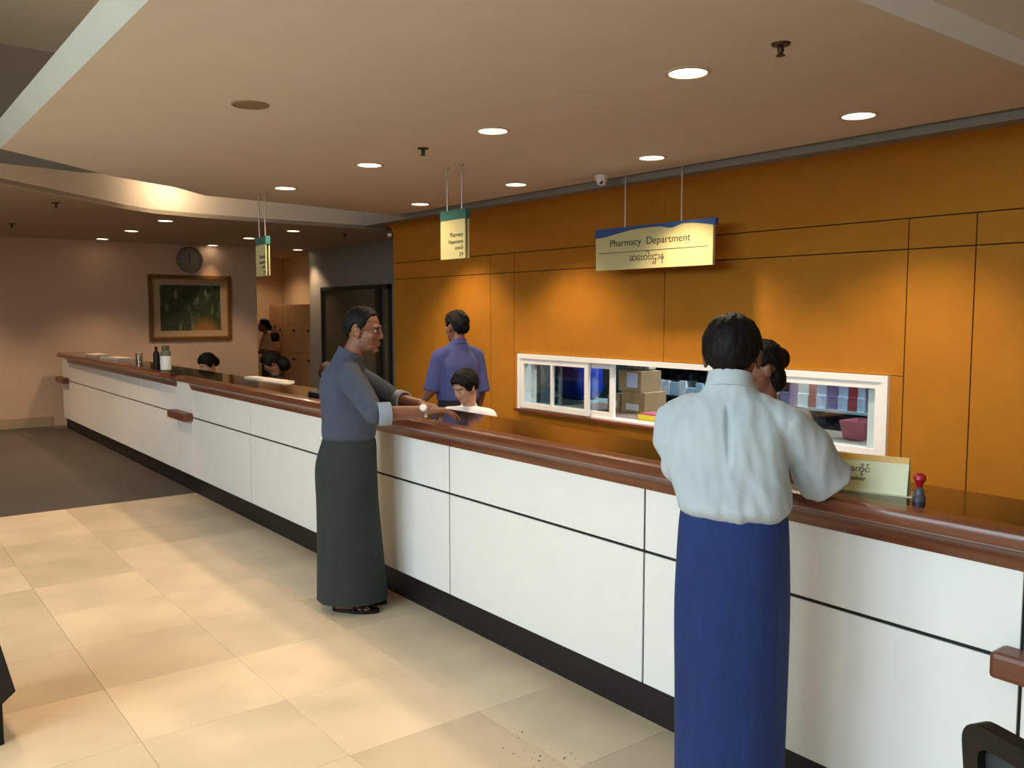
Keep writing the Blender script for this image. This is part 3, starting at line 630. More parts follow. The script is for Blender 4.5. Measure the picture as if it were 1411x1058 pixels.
zd = onY(930, 545, YS)[2]
shelf_unit(xd0, xd1, YS, [0.3, zd, zd+0.40], M_SHD, M_SHD, 'dark medicine shelves seen through the open window')
def med(x, y, z, wd, h, dep, c, label, group):
    o = box('medicine_carton', (-wd/2, 0, 0), (wd/2, dep, h), mat('carton_'+c, c, 0.5, 0.15, 12), None, 0.002)
    o.location = (x, y, z); setp(o, label, 'box', group)
rr = random.Random(3)
ORD = ['first', 'second', 'third', 'fourth', 'fifth', 'sixth', 'seventh', 'eighth', 'ninth', 'tenth', 'eleventh', 'twelfth', 'thirteenth', 'fourteenth', 'fifteenth', 'sixteenth', 'seventeenth', 'eighteenth', 'nineteenth', 'twentieth']+['later']*20
kx = -1
pal = [('#e6e9ee', 'white'), ('#cfd4ee', 'pale lilac'), ('#a8c8dc', 'pale blue'), ('#b03a48', 'red'), ('#8a7aa8', 'purple'), ('#d8c8b0', 'cream')]
x = xs0+0.04
while x < xs1-0.12:
    kx += 1; wd = rr.uniform(0.07, 0.14); n, nm = pal[3] if x > xs1-0.5 and rr.random() < .45 else rr.choice(pal)
    for lv in range(rr.choice((1, 2, 2))):
        med(x+wd/2, YS+0.02+0.01*lv, zsh+0.001+lv*0.126, wd, 0.125, 0.25, n, '%s medicine carton %s on the pale shelf behind the right pane, %s from left' % (nm, ['below', 'stacked'][lv], ORD[kx]), 'cartons on the pale shelves')
    x += wd+0.008
x = xs0+0.04; kx = -1
while x < xs1-0.12:
    kx += 1; wd = rr.uniform(0.08, 0.16); n, nm = rr.choice([('#39424e', 'dark'), ('#4a4450', 'dark purple'), ('#6a7f92', 'slate blue'), ('#23272d', 'black')])
    med(x+wd/2, YS+0.05, 0.251, wd, rr.uniform(0.25, 0.42), 0.25, n, '%s carton on the lower shelf behind the right pane, %s from left' % (nm, ORD[kx]), 'cartons on the lower shelf')
    x += wd+0.01
x = xd0+0.05; kx = -1
while x < xd1-0.12:
    kx += 1; wd = rr.uniform(0.06, 0.12); n, nm = rr.choice([('#e6e9ee', 'white'), ('#e6e9ee', 'white'), ('#a8c8dc', 'pale blue')])
    med(x+wd/2, YS+0.02, zd+0.001, wd, rr.uniform(0.09, 0.17), 0.2, n, '%s medicine carton in the row on the dark shelf, %s from left' % (nm, ORD[kx]), 'cartons on the dark shelf')
    x += wd+0.01
x = xd0+0.05; kx = -1
while x < xd1-0.12:
    kx += 1; wd = rr.uniform(0.05, 0.09)
    med(x+wd/2, YS+0.24, zd+0.001, wd, rr.uniform(0.2, 0.33), 0.12, rr.choice(['#39424e', '#23272d', '#6a7f92']), 'tall dark medicine box at the back of the dark shelf, %s from left' % ORD[kx], 'boxes at the back of the dark shelf')
    x += wd+0.02
x = xd0+0.08
for k in range(3):
    med(x+0.06+0.2*k, YS-0.05, zd-0.30, 0.14, 0.06, 0.2, '#c9c03c', 'yellow packet under the dark shelf row, %s from left' % ORD[k], 'yellow packets under the dark shelf')
    x += 0.02
x0, _ = xz(1168, 610, 6.2); x1, _ = xz(1202, 610, 6.2)
pk = setp(empty('pink_basket', ((x0+x1)/2, 6.2, 0.681)), 'pink plastic basket behind the lower right window pane', 'basket')
bm = bmesh.new(); hw = (x1-x0)/2
q = [bm.verts.new(p) for p in ((-hw*.8, -.1, 0), (hw*.8, -.1, 0), (hw*.8, .1, 0), (-hw*.8, .1, 0), (-hw, -.13, .14), (hw, -.13, .14), (hw, .13, .14), (-hw, .13, .14))]
for f in ((0, 1, 2, 3), (0, 1, 5, 4), (1, 2, 6, 5), (2, 3, 7, 6), (3, 0, 4, 7)): bm.faces.new([q[i] for i in f])
o = finish(bm, 'basket_body', mat('basket_pink', '#d9707c', 0.4), pk); md = o.modifiers.new('s', 'SOLIDIFY'); md.thickness = 0.005
box('contents', (-hw*.8, -.09, 0.01), (hw*.8, .09, .11), mat('packet_white', '#c7bcc8', 0.6), pk, 0.01)

# ------------------------------------------------------------------ chairs
M_MESH = mat('chair_mesh', '#3a3c3c', 0.8, 0.3, 300)
def rrect(w, h, r, n=6):
    pts = []
    for cx_, cy_, a0 in ((w/2-r, h/2-r, 0), (-w/2+r, h/2-r, 90), (-w/2+r, -h/2+r, 180), (w/2-r, -h/2+r, 270)):
        for k in range(n+1):
            a = math.radians(a0+90*k/n); pts.append((cx_+r*math.cos(a), cy_+r*math.sin(a)))
    return pts
def office_chair(loc, rz, label, ztop=0.95):
    """local +y is the sitting direction, backrest at -y"""
    t = setp(empty('office_chair', loc, rz), label, 'chair', 'black office chairs')
    bw, bh = 0.44, 0.46
    outer = rrect(bw, bh, 0.05); inner = rrect(bw-0.075, bh-0.075, 0.03)
    bm = bmesh.new(); n = len(outer)
    def P(p, y): u = p[0]; return (p[0], y-0.20+0.25*u*u-0.12*(p[1]+bh/2), ztop-bh/2+p[1])
    A = [bm.verts.new(P(p, 0.015)) for p in outer]; B = [bm.verts.new(P(p, 0.015)) for p in inner]
    C_ = [bm.verts.new(P(p, -0.02)) for p in outer]; D = [bm.verts.new(P(p, -0.02)) for p in inner]
    for i in range(n):
        j = (i+1) % n
        bm.faces.new((A[i], A[j], B[j], B[i])); bm.faces.new((C_[i], C_[j], D[j], D[i])); bm.faces.new((A[i], A[j], C_[j], C_[i])); bm.faces.new((B[i], B[j], D[j], D[i]))
    fr = finish(bm, 'back_frame', M_BLACK, t, True, 50)
    bm = bmesh.new(); q = [[bm.verts.new(P(((-0.5+i/6)*(bw-0.06), (-0.5+j/6)*(bh-0.06)), -0.002)) for i in range(7)] for j in range(7)]
    for j in range(6):
        for i in range(6): bm.faces.new((q[j][i], q[j][i+1], q[j+1][i+1], q[j+1][i]))
    o = finish(bm, 'back_mesh', M_MESH, t, True); md = o.modifiers.new('s', 'SOLIDIFY'); md.thickness = 0.003
    box('seat', (-0.24, -0.19, 0.42), (0.24, 0.27, 0.49), mat('seat_fabric', '#1a1a1c', 0.9), t, 0.03)
    tube('back_post', [(0, -0.10, 0.42), (0, -0.22, 0.44), (0, -0.24, ztop-0.28)], 0.022, M_BLACK, t)
    tube('gas_column', [(0, 0.02, 0.08), (0, 0.02, 0.42)], 0.026, M_BLACK, t)
    for k in range(5):
        a = 2*math.pi*k/5+0.3; l = tube('leg', [(0, 0.02, 0.10), (0.28*math.cos(a), 0.02+0.28*math.sin(a), 0.065)], [0.024, 0.016], M_BLACK, t)
        lathe('caster', [(0, -0.02), (0.026, -0.02), (0.028, 0), (0.026, 0.02), (0, 0.02)], M_BLACK, l, 14, (0.28*math.cos(a), 0.02+0.28*math.sin(a), 0.029), 'X')
    for s in (-1, 1):
        tube('armrest_post', [(s*0.24, 0.0, 0.45), (s*0.275, 0.0, 0.47), (s*0.275, 0.0, 0.65)], 0.014, M_BLACK, t)
        box('armrest', (s*0.275-0.03, -0.12, 0.65), (s*0.275+0.03, 0.14, 0.68), M_BLACK, t, 0.01)
    return t
# corner of the back lies at the pixel (1332, 992)
dirx = np.array([math.cos(math.radians(-20)), math.sin(math.radians(-20)), 0])
cn = onZ(1337, 981, 0.93)
cc = cn+dirx*0.22
fw = np.array([-dirx[1], dirx[0], 0])
oc = cc+fw*0.24
office_chair((oc[0], oc[1], 0), math.atan2(dirx[1], dirx[0]), 'black mesh backed office chair in the bottom right corner before the counter', 0.93)

# low black armchair at the left edge
lc = onZ(4, 1023, 0)
ac = setp(empty('lounge_chair', (lc[0], lc[1], 0), math.radians(6)), 'low black upholstered chair cut off by the left edge of the photo', 'chair')
M_UPH = mat('black_upholstery', '#0d0c0d', 0.6, 0.2)
prism('seat_body', [(0.045, 0.20), (0.0, 0.40), (-0.06, 0.62), (-0.14, 0.62), (-0.14, 0.40), (-0.62, 0.40), (-0.66, 0.20), (-0.62, 0.165), (0.0, 0.165)], -0.55, 0.03, M_UPH, ac, 'YZ') .rotation_euler = (0, 0, 0)
for x in (-0.52, 0.0):
    for y in (-0.60, -0.015): box('leg', (x-0.02, y-0.015, 0), (x+0.02, y+0.015, 0.17), M_BLACK, ac)

# ------------------------------------------------------------------ people
class Acc:
    def __init__(s): s.v = []; s.f = []
    def add(s, V, F):
        b = len(s.v); s.v += [tuple(p) for p in V]; s.f += [tuple(i+b for i in f) for f in F]
def nrm(v): v = np.array(v, float); return v/np.linalg.norm(v)
def frame(d, ref=(0.1, 0.2, 0.97)):
    d = nrm(d); a = np.cross(d, ref)
    if np.linalg.norm(a) < 1e-3: a = np.cross(d, (1, 0, 0))
    a = nrm(a); return a, np.cross(d, a), d
def loft(A, rings, cap=True):
    n = len(rings[0]); V = []; F = []
    for r in rings: V += list(r)
    for i in range(len(rings)-1):
        for k in range(n): F.append((i*n+k, i*n+(k+1) % n, (i+1)*n+(k+1) % n, (i+1)*n+k))
    if cap: F.append(tuple(range(n))); F.append(tuple((len(rings)-1)*n+k for k in range(n)))
    A.add(V, F)
def capsule(A, p1, p2, r1, r2, n=16):
    p1 = np.array(p1, float); p2 = np.array(p2, float); a, b, d = frame(p2-p1); R = []
    for t in (-88, -60, -30, 0):
        t = math.radians(t); R.append((p1+d*r1*math.sin(t), r1*math.cos(t)))
    for t in (0, 30, 60, 88):
        t = math.radians(t); R.append((p2+d*r2*math.sin(t), r2*math.cos(t)))
    loft(A, [[c+r*(a*math.cos(2*math.pi*k/n)+b*math.sin(2*math.pi*k/n)) for k in range(n)] for c, r in R])
def cone(A, pts, rs, n=20, ell=None):
    pts = [np.array(p, float) for p in pts]; rings = []
    for i, p in enumerate(pts):
        a, b, d = frame(pts[min(i+1, len(pts)-1)]-pts[max(i-1, 0)])
        rings.append([p+rs[i]*(a*math.cos(2*math.pi*k/n)+b*math.sin(2*math.pi*k/n)) for k in range(n)])
    loft(A, rings)
def ell(A, c, r, Mx=None, n=18):
    V = []; F = []; Mx = np.eye(3) if Mx is None else Mx; c = np.array(c, float)
    m = n//2+1
    for i in range(1, m):
        t = math.pi*i/m
        for k in range(n): V.append(c+Mx @ np.array([r[0]*math.sin(t)*math.cos(2*math.pi*k/n), r[1]*math.sin(t)*math.sin(2*math.pi*k/n), r[2]*math.cos(t)]))
    for i in range(m-2):
        for k in range(n): F.append((i*n+k, (i+1)*n+k, (i+1)*n+(k+1) % n, i*n+(k+1) % n))
    F.append(tuple(range(n))); F.append(tuple((m-2)*n+k for k in range(n)))
    A.add(V, F)
def acc_mesh(A, name):
    me = bpy.data.meshes.new(name); me.from_pydata(A.v, [], A.f)
    bm = bmesh.new(); bm.from_mesh(me); bmesh.ops.recalc_face_normals(bm, faces=bm.faces[:]); bm.to_mesh(me); bm.free()
    return me
def remesh(A, name, vox, m, parent, smooth=3, wrinkle=None, decim=None):
    me = acc_mesh(A, name); o = bpy.data.objects.new(name, me); COL.objects.link(o)
    r = o.modifiers.new('r', 'REMESH'); r.mode = 'VOXEL'; r.voxel_size = vox; r.use_smooth_shade = True
    s = o.modifiers.new('s', 'SMOOTH'); s.factor = 0.5; s.iterations = smooth
    dg = bpy.context.evaluated_depsgraph_get()
    m2 = bpy.data.meshes.new_from_object(o.evaluated_get(dg)); bpy.data.objects.remove(o)
    if wrinkle:
        nv = [(v.co.copy(), v.normal.copy()) for v in m2.vertices]
        for v, (c, n) in zip(m2.vertices, nv): v.co = c+n*wrinkle(c)
    m2.name = name; m2.materials.clear()
    m2.polygons.foreach_set('use_smooth', [True]*len(m2.polygons))
    return link(name, m2, m, parent)
def hand(A, wrist, d, n, side, curl=0.5, s=1.0):
    wrist = np.array(wrist, float); d = nrm(d); n = nrm(np.array(n)-np.dot(n, d)*d); t = np.cross(n, d)*(1 if side == 'R' else -1)
    offs = (0.030, 0.010, -0.010, -0.029); mcp = (0.086, 0.090, 0.085, 0.076)
    seg = ((.042, .026, .022), (.046, .030, .023), (.042, .028, .022), (.034, .021, .019))
    for i in range(4):
        k = wrist+s*(d*mcp[i]+t*offs[i]); capsule(A, wrist+s*(d*0.01+t*offs[i]*0.6), k, 0.016*s, 0.0125*s)
        an = 0.15; p = k; fan = t*offs[i]*2.2
        for j in range(3):
            an += curl*(0.75, 1.0, 0.6)[j]
            dd = nrm(d*math.cos(an)-n*math.sin(an)+fan*math.cos(an)); q = p+dd*seg[i][j]*s
            capsule(A, p, q, (0.0095, 0.0085, 0.0078)[j]*s, (0.0085, 0.0078, 0.0068)[j]*s, 12); p = q
    p = wrist+s*(d*0.022+t*0.022-n*0.006); dd = nrm(d*0.62+t*0.75-n*0.25)
    for j, ln in enumerate((0.042, 0.032, 0.026)):
        q = p+dd*ln*s; capsule(A, p, q, (0.014, 0.0115, 0.0098)[j]*s, (0.0115, 0.0098, 0.0078)[j]*s, 12); p = q; dd = nrm(dd+d*0.35-n*0.15*curl)
def head_matrix(fwd, pitch=0.0, roll=0.0):
    f = nrm(fwd); f = nrm([f[0], f[1], 0]); r = np.array([f[1], -f[0], 0])
    u = np.array([0, 0, 1.0]); f2 = f*math.cos(pitch)+u*math.sin(pitch); u2 = np.cross(r, f2)
    r2 = r*math.cos(roll)+u2*math.sin(roll); u3 = np.cross(r2, f2)
    return np.array([r2, f2, u3]).T
def head(A, c, Mx, s=1.0, jaw=1.0):
    c = np.array(c, float); T = lambda p: c+Mx @ (np.array(p)*s)
    E_ = lambda p, r: ell(A, T(p), np.array(r)*s, Mx)
    E_((0, -.012, .03), (.074, .094, .086)); E_((0, .020, -.028), (.061*jaw, .068, .085)); E_((0, .034, -.075), (.047*jaw, .046, .036))
    E_((0, .066, -.096), (.020, .018, .017))
    capsule(A, T((0, .084, .014)), T((0, .097, -.026)), .009*s, .0125*s); E_((.011, .089, -.031), (.010, .011, .008)); E_((-.011, .089, -.031), (.010, .011, .008))
    capsule(A, T((-.034, .074, .024)), T((.034, .074, .024)), .011*s, .011*s)
    for q in (-1, 1):
        E_((q*.036, .056, -.022), (.025, .026, .024)); E_((q*.077, -.006, -.008), (.009, .019, .031)); E_((q*.080, -.012, .008), (.010, .014, .014))
    E_((0, .080, -.058), (.022, .012, .007)); E_((0, .078, -.070), (.019, .012, .008))
def hair(name, c, Mx, key, m, parent, rad=(.083, .104, .099), s=1.0, seed=0, rough=0.05, cen=(0, -.012, .028), inner=0.86, extra=None):
    c = np.array(c, float); nu, nvv = 72, 18; bm = bmesh.new(); rings = []; inn = []
    def low(az):
        az = abs((az+180) % 360-180)
        for (a, e), (b_, e2) in zip(key, key[1:]):
            if az <= b_: return e+(e2-e)*(az-a)/(b_-a)
        return key[-1][1]
    for j in range(nvv+1):
        ro = []; ri = []
        for i in range(nu):
            az = 360*i/nu; e0 = low(az)+2.5*math.sin(az*0.31+seed)*math.sin(az*0.17); e = math.radians(e0+(89.5-e0)*j/nvv); a = math.radians(az)
            d = np.array([math.sin(a)*math.cos(e), math.cos(a)*math.cos(e), math.sin(e)])
            nn = 1+rough*noise.noise(Vector(d*4+seed))+rough*0.6*noise.noise(Vector(d*11+seed))
            if j == 0: nn *= 0.95
            p = np.array(cen)+d*np.array(rad)*nn
            ro.append(bm.verts.new(c+Mx @ (p*s))); ri.append(bm.verts.new(c+Mx @ ((np.array(cen)+d*np.array(rad)*inner)*s)))
        rings.append(ro); inn.append(ri)
    for R_ in (rings, inn):
        for j in range(nvv):
            for i in range(nu): bm.faces.new((R_[j][i], R_[j][(i+1) % nu], R_[j+1][(i+1) % nu], R_[j+1][i]))
        bm.faces.new(R_[-1])
    for i in range(nu): bm.faces.new((rings[0][i], rings[0][(i+1) % nu], inn[0][(i+1) % nu], inn[0][i]))
    if extra:
        for p, r in extra:
            A = Acc(); ell(A, c+Mx @ (np.array(p)*s), np.array(r)*s, Mx, 20)
            vv = [bm.verts.new(q) for q in A.v]
            for f in A.f: bm.faces.new([vv[k] for k in f])
    return finish(bm, name, m, parent, True)
def face_bits(c, Mx, parent, s=1.0, lip='#7c4a3c', brow=True):
    c = np.array(c, float); T = lambda p: c+Mx @ (np.array(p)*s)
    for q in (-1, 1):
        A = Acc(); ell(A, T((q*.031, .0745, .002)), np.array((.013, .0085, .0065))*s, Mx); me = acc_mesh(A, 'eye'); o = link('eye', me, mat('eye_white', '#cfc4b8', 0.3), parent)
        A = Acc(); ell(A, T((q*.031, .081, .002)), np.array((.0055, .003, .0055))*s, Mx); link('iris', acc_mesh(A, 'iris'), mat('iris_dark', '#120c08', 0.2), o)
        A = Acc(); capsule(A, T((q*.016, .086, .021)), T((q*.046, .072, .022)), .0042*s, .003*s); link('eyebrow', acc_mesh(A, 'eyebrow'), M_HAIR, parent)
    A = Acc(); ell(A, T((0, .0835, -.0585)), np.array((.021, .011, .0055))*s, Mx); ell(A, T((0, .082, -.0695)), np.array((.018, .011, .0065))*s, Mx); link('lips', acc_mesh(A, 'lips'), mat('lips_'+lip, lip, 0.45), parent)
def ering(c, rx, ry, fwd, n=48, up=None, p=2.3, fold=0.0, ph=0.0):
    f = nrm(fwd); u = np.array([0, 0, 1.0]) if up is None else nrm(up); r = nrm(np.cross(f, u)); f = np.cross(u, r); out = []
    for k in range(n):
        a = 2*math.pi*k/n; cx_, sy = math.cos(a), math.sin(a)
        x = math.copysign(abs(cx_)**(2/p), cx_); y = math.copysign(abs(sy)**(2/p), sy)
        g_ = 1+fold*(math.sin(7*a+ph)+0.6*math.sin(13*a+2*ph)+0.5*math.sin(4*a+1.3*ph))
        out.append(np.array(c, float)+g_*(r*rx*x+f*ry*y))
    return out
def cloth_tube(name, rings, m, parent, th=0.006, closed_top=False):
    n = len(rings[0]); bm = bmesh.new()
    O = [[bm.verts.new(p) for p in r] for r in rings]
    I = []
    for r in rings:
        c = sum(r)/n; I.append([bm.verts.new(c+(p-c)*(1-th/max(1e-3, np.linalg.norm(p-c)))) for p in r])
    for R_ in (O, I):
        for j in range(len(rings)-1):
            for k in range(n): bm.faces.new((R_[j][k], R_[j][(k+1) % n], R_[j+1][(k+1) % n], R_[j+1][k]))
    for j in (0, len(rings)-1):
        for k in range(n): bm.faces.new((O[j][k], O[j][(k+1) % n], I[j][(k+1) % n], I[j][k]))
    return finish(bm, name, m, parent, True, 60)
def catmull(ctrl, k=5):
    """ctrl: list of tuples of floats/arrays flattened to 1-D"""
    P = np.array(ctrl, float); out = []
    for i in range(len(P)-1):
        p0 = P[max(i-1, 0)]; p1 = P[i]; p2 = P[i+1]; p3 = P[min(i+2, len(P)-1)]
        for t in np.linspace(0, 1, k, endpoint=False):
            out.append(0.5*((2*p1)+(-p0+p2)*t+(2*p0-5*p1+4*p2-p3)*t*t+(-p0+3*p1-3*p2+p3)*t**3))
    out.append(P[-1]); return np.array(out)
def wr(amp, sc=(9, 9, 4), seed=0.0):
    return lambda c: amp*(noise.noise(Vector((c[0]*sc[0]+seed, c[1]*sc[1], c[2]*sc[2])))+0.5*noise.noise(Vector((c[0]*sc[0]*2.3, c[1]*sc[1]*2.3+seed, c[2]*sc[2]*3))))
def shirt(parent, spine, fwd, arms, m, vox=0.008, amp=0.005, name='shirt', sx=1.0, seed=0.0, n=3):
    """spine: list of (x,y,z,rx,ry); arms: list of (points, radii)"""
    A = Acc(); pts = catmull(spine, 5)
    rings = [ering(p[:3], p[3], p[4], fwd, 40, None, 2.4) for p in pts]
    loft(A, rings)
    tp = np.array(spine[-1][:3])-Z(0.05)
    for P, R_ in arms:
        capsule(A, tp+(np.array(P[0])-tp)*0.15, P[0], 0.055, R_[0]); cone(A, P, R_)
        for q, r_ in zip(P[1:-1], R_[1:-1]): ell(A, q, (r_, r_, r_))
    return remesh(A, name, vox, m, parent, n+3, wr(amp, seed=seed))
def legs_feet(A, base, fwd, hipz=0.92, spread=0.085, footlen=0.23):
    f = nrm(fwd); r = np.array([f[1], -f[0], 0]); b = np.array(base, float)
    for q in (-1, 1):
        hip = b+r*q*0.072+np.array([0, 0, hipz]); kn = b+r*q*spread+f*0.02+np.array([0, 0, 0.49]); an = b+r*q*spread-f*0.04+np.array([0, 0, 0.075])
        capsule(A, hip, kn, 0.068, 0.052); capsule(A, kn, an, 0.052, 0.034)
        capsule(A, an-np.array([0, 0, 0.035])-f*0.01, an+f*(footlen-0.10)-np.array([0, 0, 0.05]), 0.034, 0.022)
        for k in range(5): 
            t0 = an+f*(footlen-0.11-0.010*abs(k-1))+r*q*(-0.03+0.0145*k)*-1-np.array([0, 0, 0.052]); capsule(A, t0, t0+f*0.04, 0.011, 0.009, 10)
def sandals(parent, base, fwd, spread, m, footlen=0.23, z0=0.0):
    f = nrm(fwd); r = np.array([f[1], -f[0], 0]); b = np.array(base, float)
    for q in (-1, 1):
        c = b+r*q*spread-f*0.04; pts = []
        bm = bmesh.new(); lo = []; hi = []
        for k in range(24):
            a = 2*math.pi*k/24; u = math.cos(a); v = math.sin(a)
            p = c+f*(footlen/2-0.035+u*(footlen/2+0.02))+r*v*(0.046 if u > 0 else 0.036)
            lo.append(bm.verts.new((p[0], p[1], z0+0.001))); hi.append(bm.verts.new((p[0], p[1], z0+0.02)))
        bm.faces.new(lo); bm.faces.new(hi)
        for k in range(24): bm.faces.new((lo[k], lo[(k+1) % 24], hi[(k+1) % 24], hi[k]))
        o = finish(bm, 'sandal', m, parent, True, 40)
        for ff, hgt in ((0.10, 0.055), (0.16, 0.045)):
            cc_ = c+f*ff*0.8
            tube('strap', [cc_+r*v*0.047+np.array([0, 0, z0+0.015+hgt*max(0, 1-v*v)]) for v in np.linspace(-1, 1, 9)], 0.009, m, o, 8)

def rot_r(f): f = nrm(f); return np.array([f[1], -f[0], 0.0])
Z = lambda z: np.array([0, 0, z])

# --- man in grey shirt and dark longyi, leaning on the counter
def man_grey():
    B = np.array([-4.325, 2.215, 0.0]); f = nrm([0.42, 0.90, 0]); r = rot_r(f)
    t = setp(empty('person', (0, 0, 0)), 'man in a grey blue shirt and dark green longyi leaning on the counter', 'person')
    fh = nrm([0.74, 0.67, 0]); Mh = head_matrix(fh, -0.06); hc = B+f*0.080+Z(1.548)
    shR = B+r*0.172-f*0.01+Z(1.315); shL = B-r*0.172+f*0.0+Z(1.315)
    elR = np.array(onZ(517, 571, 1.147)); elR[2] = 1.147
    dv = nrm(CR*0.93+HEAD*0.30+Z(0.03)); wrR = elR+dv*0.26
    elL = shL+f*0.27+Z(-0.21)+(-r)*0.01; elL[2] = 1.147; wrL = elL+nrm(r*0.9+f*0.55)*0.24; wrL[2] = 1.135
    A = Acc(); legs_feet(A, B, nrm([0.7, 0.7, 0]), spread=0.075)
    rings = [ering(p[:3], p[3], p[4], f, 32) for p in catmull([(*(B-f*.04+Z(0.85)), .14, .09), (*(B-f*.04+Z(1.05)), .14, .10), (*(B-f*.04+Z(1.25)), .15, .10), (*(B-f*.02+Z(1.36)), .13, .08), (*(B+Z(1.42)), .06, .06)], 4)]
    loft(A, rings)
    capsule(A, B+f*0.0+Z(1.38), hc+Mh @ np.array([0, -.022, -.06]), .062, .056)
    for sh, el, wrs in ((shR, elR, wrR), (shL, elL, wrL)):
        capsule(A, sh, el, .052, .043); capsule(A, el, wrs, .042, .028)
    hand(A, wrR, nrm(dv+np.array([0, 0, -0.02])), (0, 0, 1), 'R', 0.34, 1.05)
    hand(A, wrL, nrm(wrL-elL), (0, 0, 1), 'L', 0.2, 1.0)
    head(A, hc, Mh, 1.06, 1.08)
    remesh(A, 'body', 0.0042, M_SKIN, t, 3)
    key = [(0, 40), (35, 36), (55, 24), (68, -4), (78, -14), (86, -6), (92, 8), (104, 2), (115, -22), (140, -38), (180, -42)]
    hair('hair', hc, Mh, key, M_HAIR, t, s=1.06, seed=1.0, rough=0.05)
    face_bits(hc, Mh, t, 1.06)
    gl = None
    T = lambda p: hc+Mh @ (np.array(p)*1.06)
    ring = lambda q: [T((q*.032+.021*math.cos(a), .092-.10*abs(q*.032+.021*math.cos(a))*0.3, .0+.015*math.sin(a))) for a in np.linspace(0, 2*math.pi, 17)]
    gl = tube('eyeglasses', ring(1)[:], 0.0013, M_BLACK, t, 6)
    tube('lens_rim', ring(-1), 0.0013, M_BLACK, gl, 6); tube('bridge', [T((-.012, .092, .004)), T((.012, .092, .004))], 0.0013, M_BLACK, gl, 6)
    for q in (-1, 1): tube('temple', [T((q*.053, .086, .004)), T((q*.079, .0, .008)), T((q*.079, -.02, -.004))], 0.0013, M_BLACK, gl, 6)
    ms = mat('grey_blue_cloth', '#414859', 0.85, 0.08, 30, bump=0.15, bscale=90)
    C0 = B-f*.010
    sp_ = [(*(C0+Z(0.88)), .145, .120), (*(C0+Z(0.945)), .150, .124), (*(C0+Z(0.975)), .172, .147), (*(C0+Z(1.08)), .172, .147), (*(C0-f*.015+Z(1.22)), .176, .142), (*(C0-f*.02+Z(1.32)), .165, .118), (*(C0-f*.005+Z(1.375)), .115, .088), (*(B-f*.005+Z(1.435)), .066, .064)]
    cR = elR+dv*0.055; dL = nrm(wrL-elL)
    shirt(t, sp_, f, [([shR, (shR+elR)/2+f*0.0, elR-dv*0.005, cR], [.070, .064, .055, .050]), ([shL, (shL+elL)/2, elL, elL+dL*0.06], [.070, .063, .055, .050])], ms, 0.008, 0.006, seed=2)
    mc = mat('pale_cuff', '#8f96a2', 0.85, 0.06, 30)
    for e, d in ((elR, dv), (elL, dL)):
        a, b_, d_ = frame(d); rr_ = lambda o_, q: [e+d_*o_+q*(a*math.cos(2*math.pi*k/24)+b_*math.sin(2*math.pi*k/24)) for k in range(24)]
        cloth_tube('rolled_cuff', [rr_(.012, .053), rr_(.016, .059), rr_(.050, .059), rr_(.075, .058), rr_(.078, .052)], mc, t, 0.006)
    # collar
    nb = B+f*0.012
    cloth_tube('collar', [ering(nb+Z(1.372)-f*0.008, .092, .094, f, 32, nrm(f*0.45+Z(1))), ering(nb+Z(1.415)-f*0.004, .076, .079, f, 32, nrm(f*0.5+Z(1))), ering(nb+Z(1.435)-f*0.004, .070, .074, f, 32, nrm(f*0.5+Z(1)))], ms, t, 0.006)
    # longyi
    g2 = nrm([0.6, 0.8, 0]); ctl = [(*(C0+Z(0.965)), .163, .138), (*(C0+Z(0.93)), .172, .150), (*(C0-f*.015+Z(0.80)), .186, .168), (*(C0-f*.01+Z(0.60)), .182, .170), (*(B-f*.01+Z(0.35)), .176, .180), (*(B+f*.0+Z(0.06)), .180, .195)]
    pts = catmull(ctl, 8); nn = len(pts)
    cloth_tube('longyi', [ering(p[:3], p[3], p[4], f, 64, None, 2.2, 0.004+0.010*i/nn, 0.6+0.5*i/nn) for i, p in enumerate(pts)], mat('dark_green_cloth', '#2a2f2f', 0.9, 0.12, 40, bump=0.15, bscale=60, stretch=(1, 1, 0.3)), t)
    sandals(t, B, nrm([0.7, 0.7, 0]), 0.075, M_BLACK)
    # wrist watch
    a, b_, d_ = frame(dv); wc = wrR-dv*0.012
    o = cloth_tube('wristwatch', [[wc+d_*o_+q*(a*math.cos(2*math.pi*k/24)+b_*math.sin(2*math.pi*k/24)) for k in range(24)] for o_, q in ((-.009, .031), (-.008, .034), (.008, .034), (.009, .031))], mat('watch_steel', '#d8cfc0', 0.2, 0.02, 5, metal=0.9), t, 0.003)
    q = nrm(np.array([0.55, -0.55, 0.6])); A = Acc(); cone(A, [wc+q*0.028, wc+q*0.040], [.019, .018], 20); link('watch_case', acc_mesh(A, 'watch_case'), mat('watch_face', '#efe6d2', 0.25), o)
man_grey()

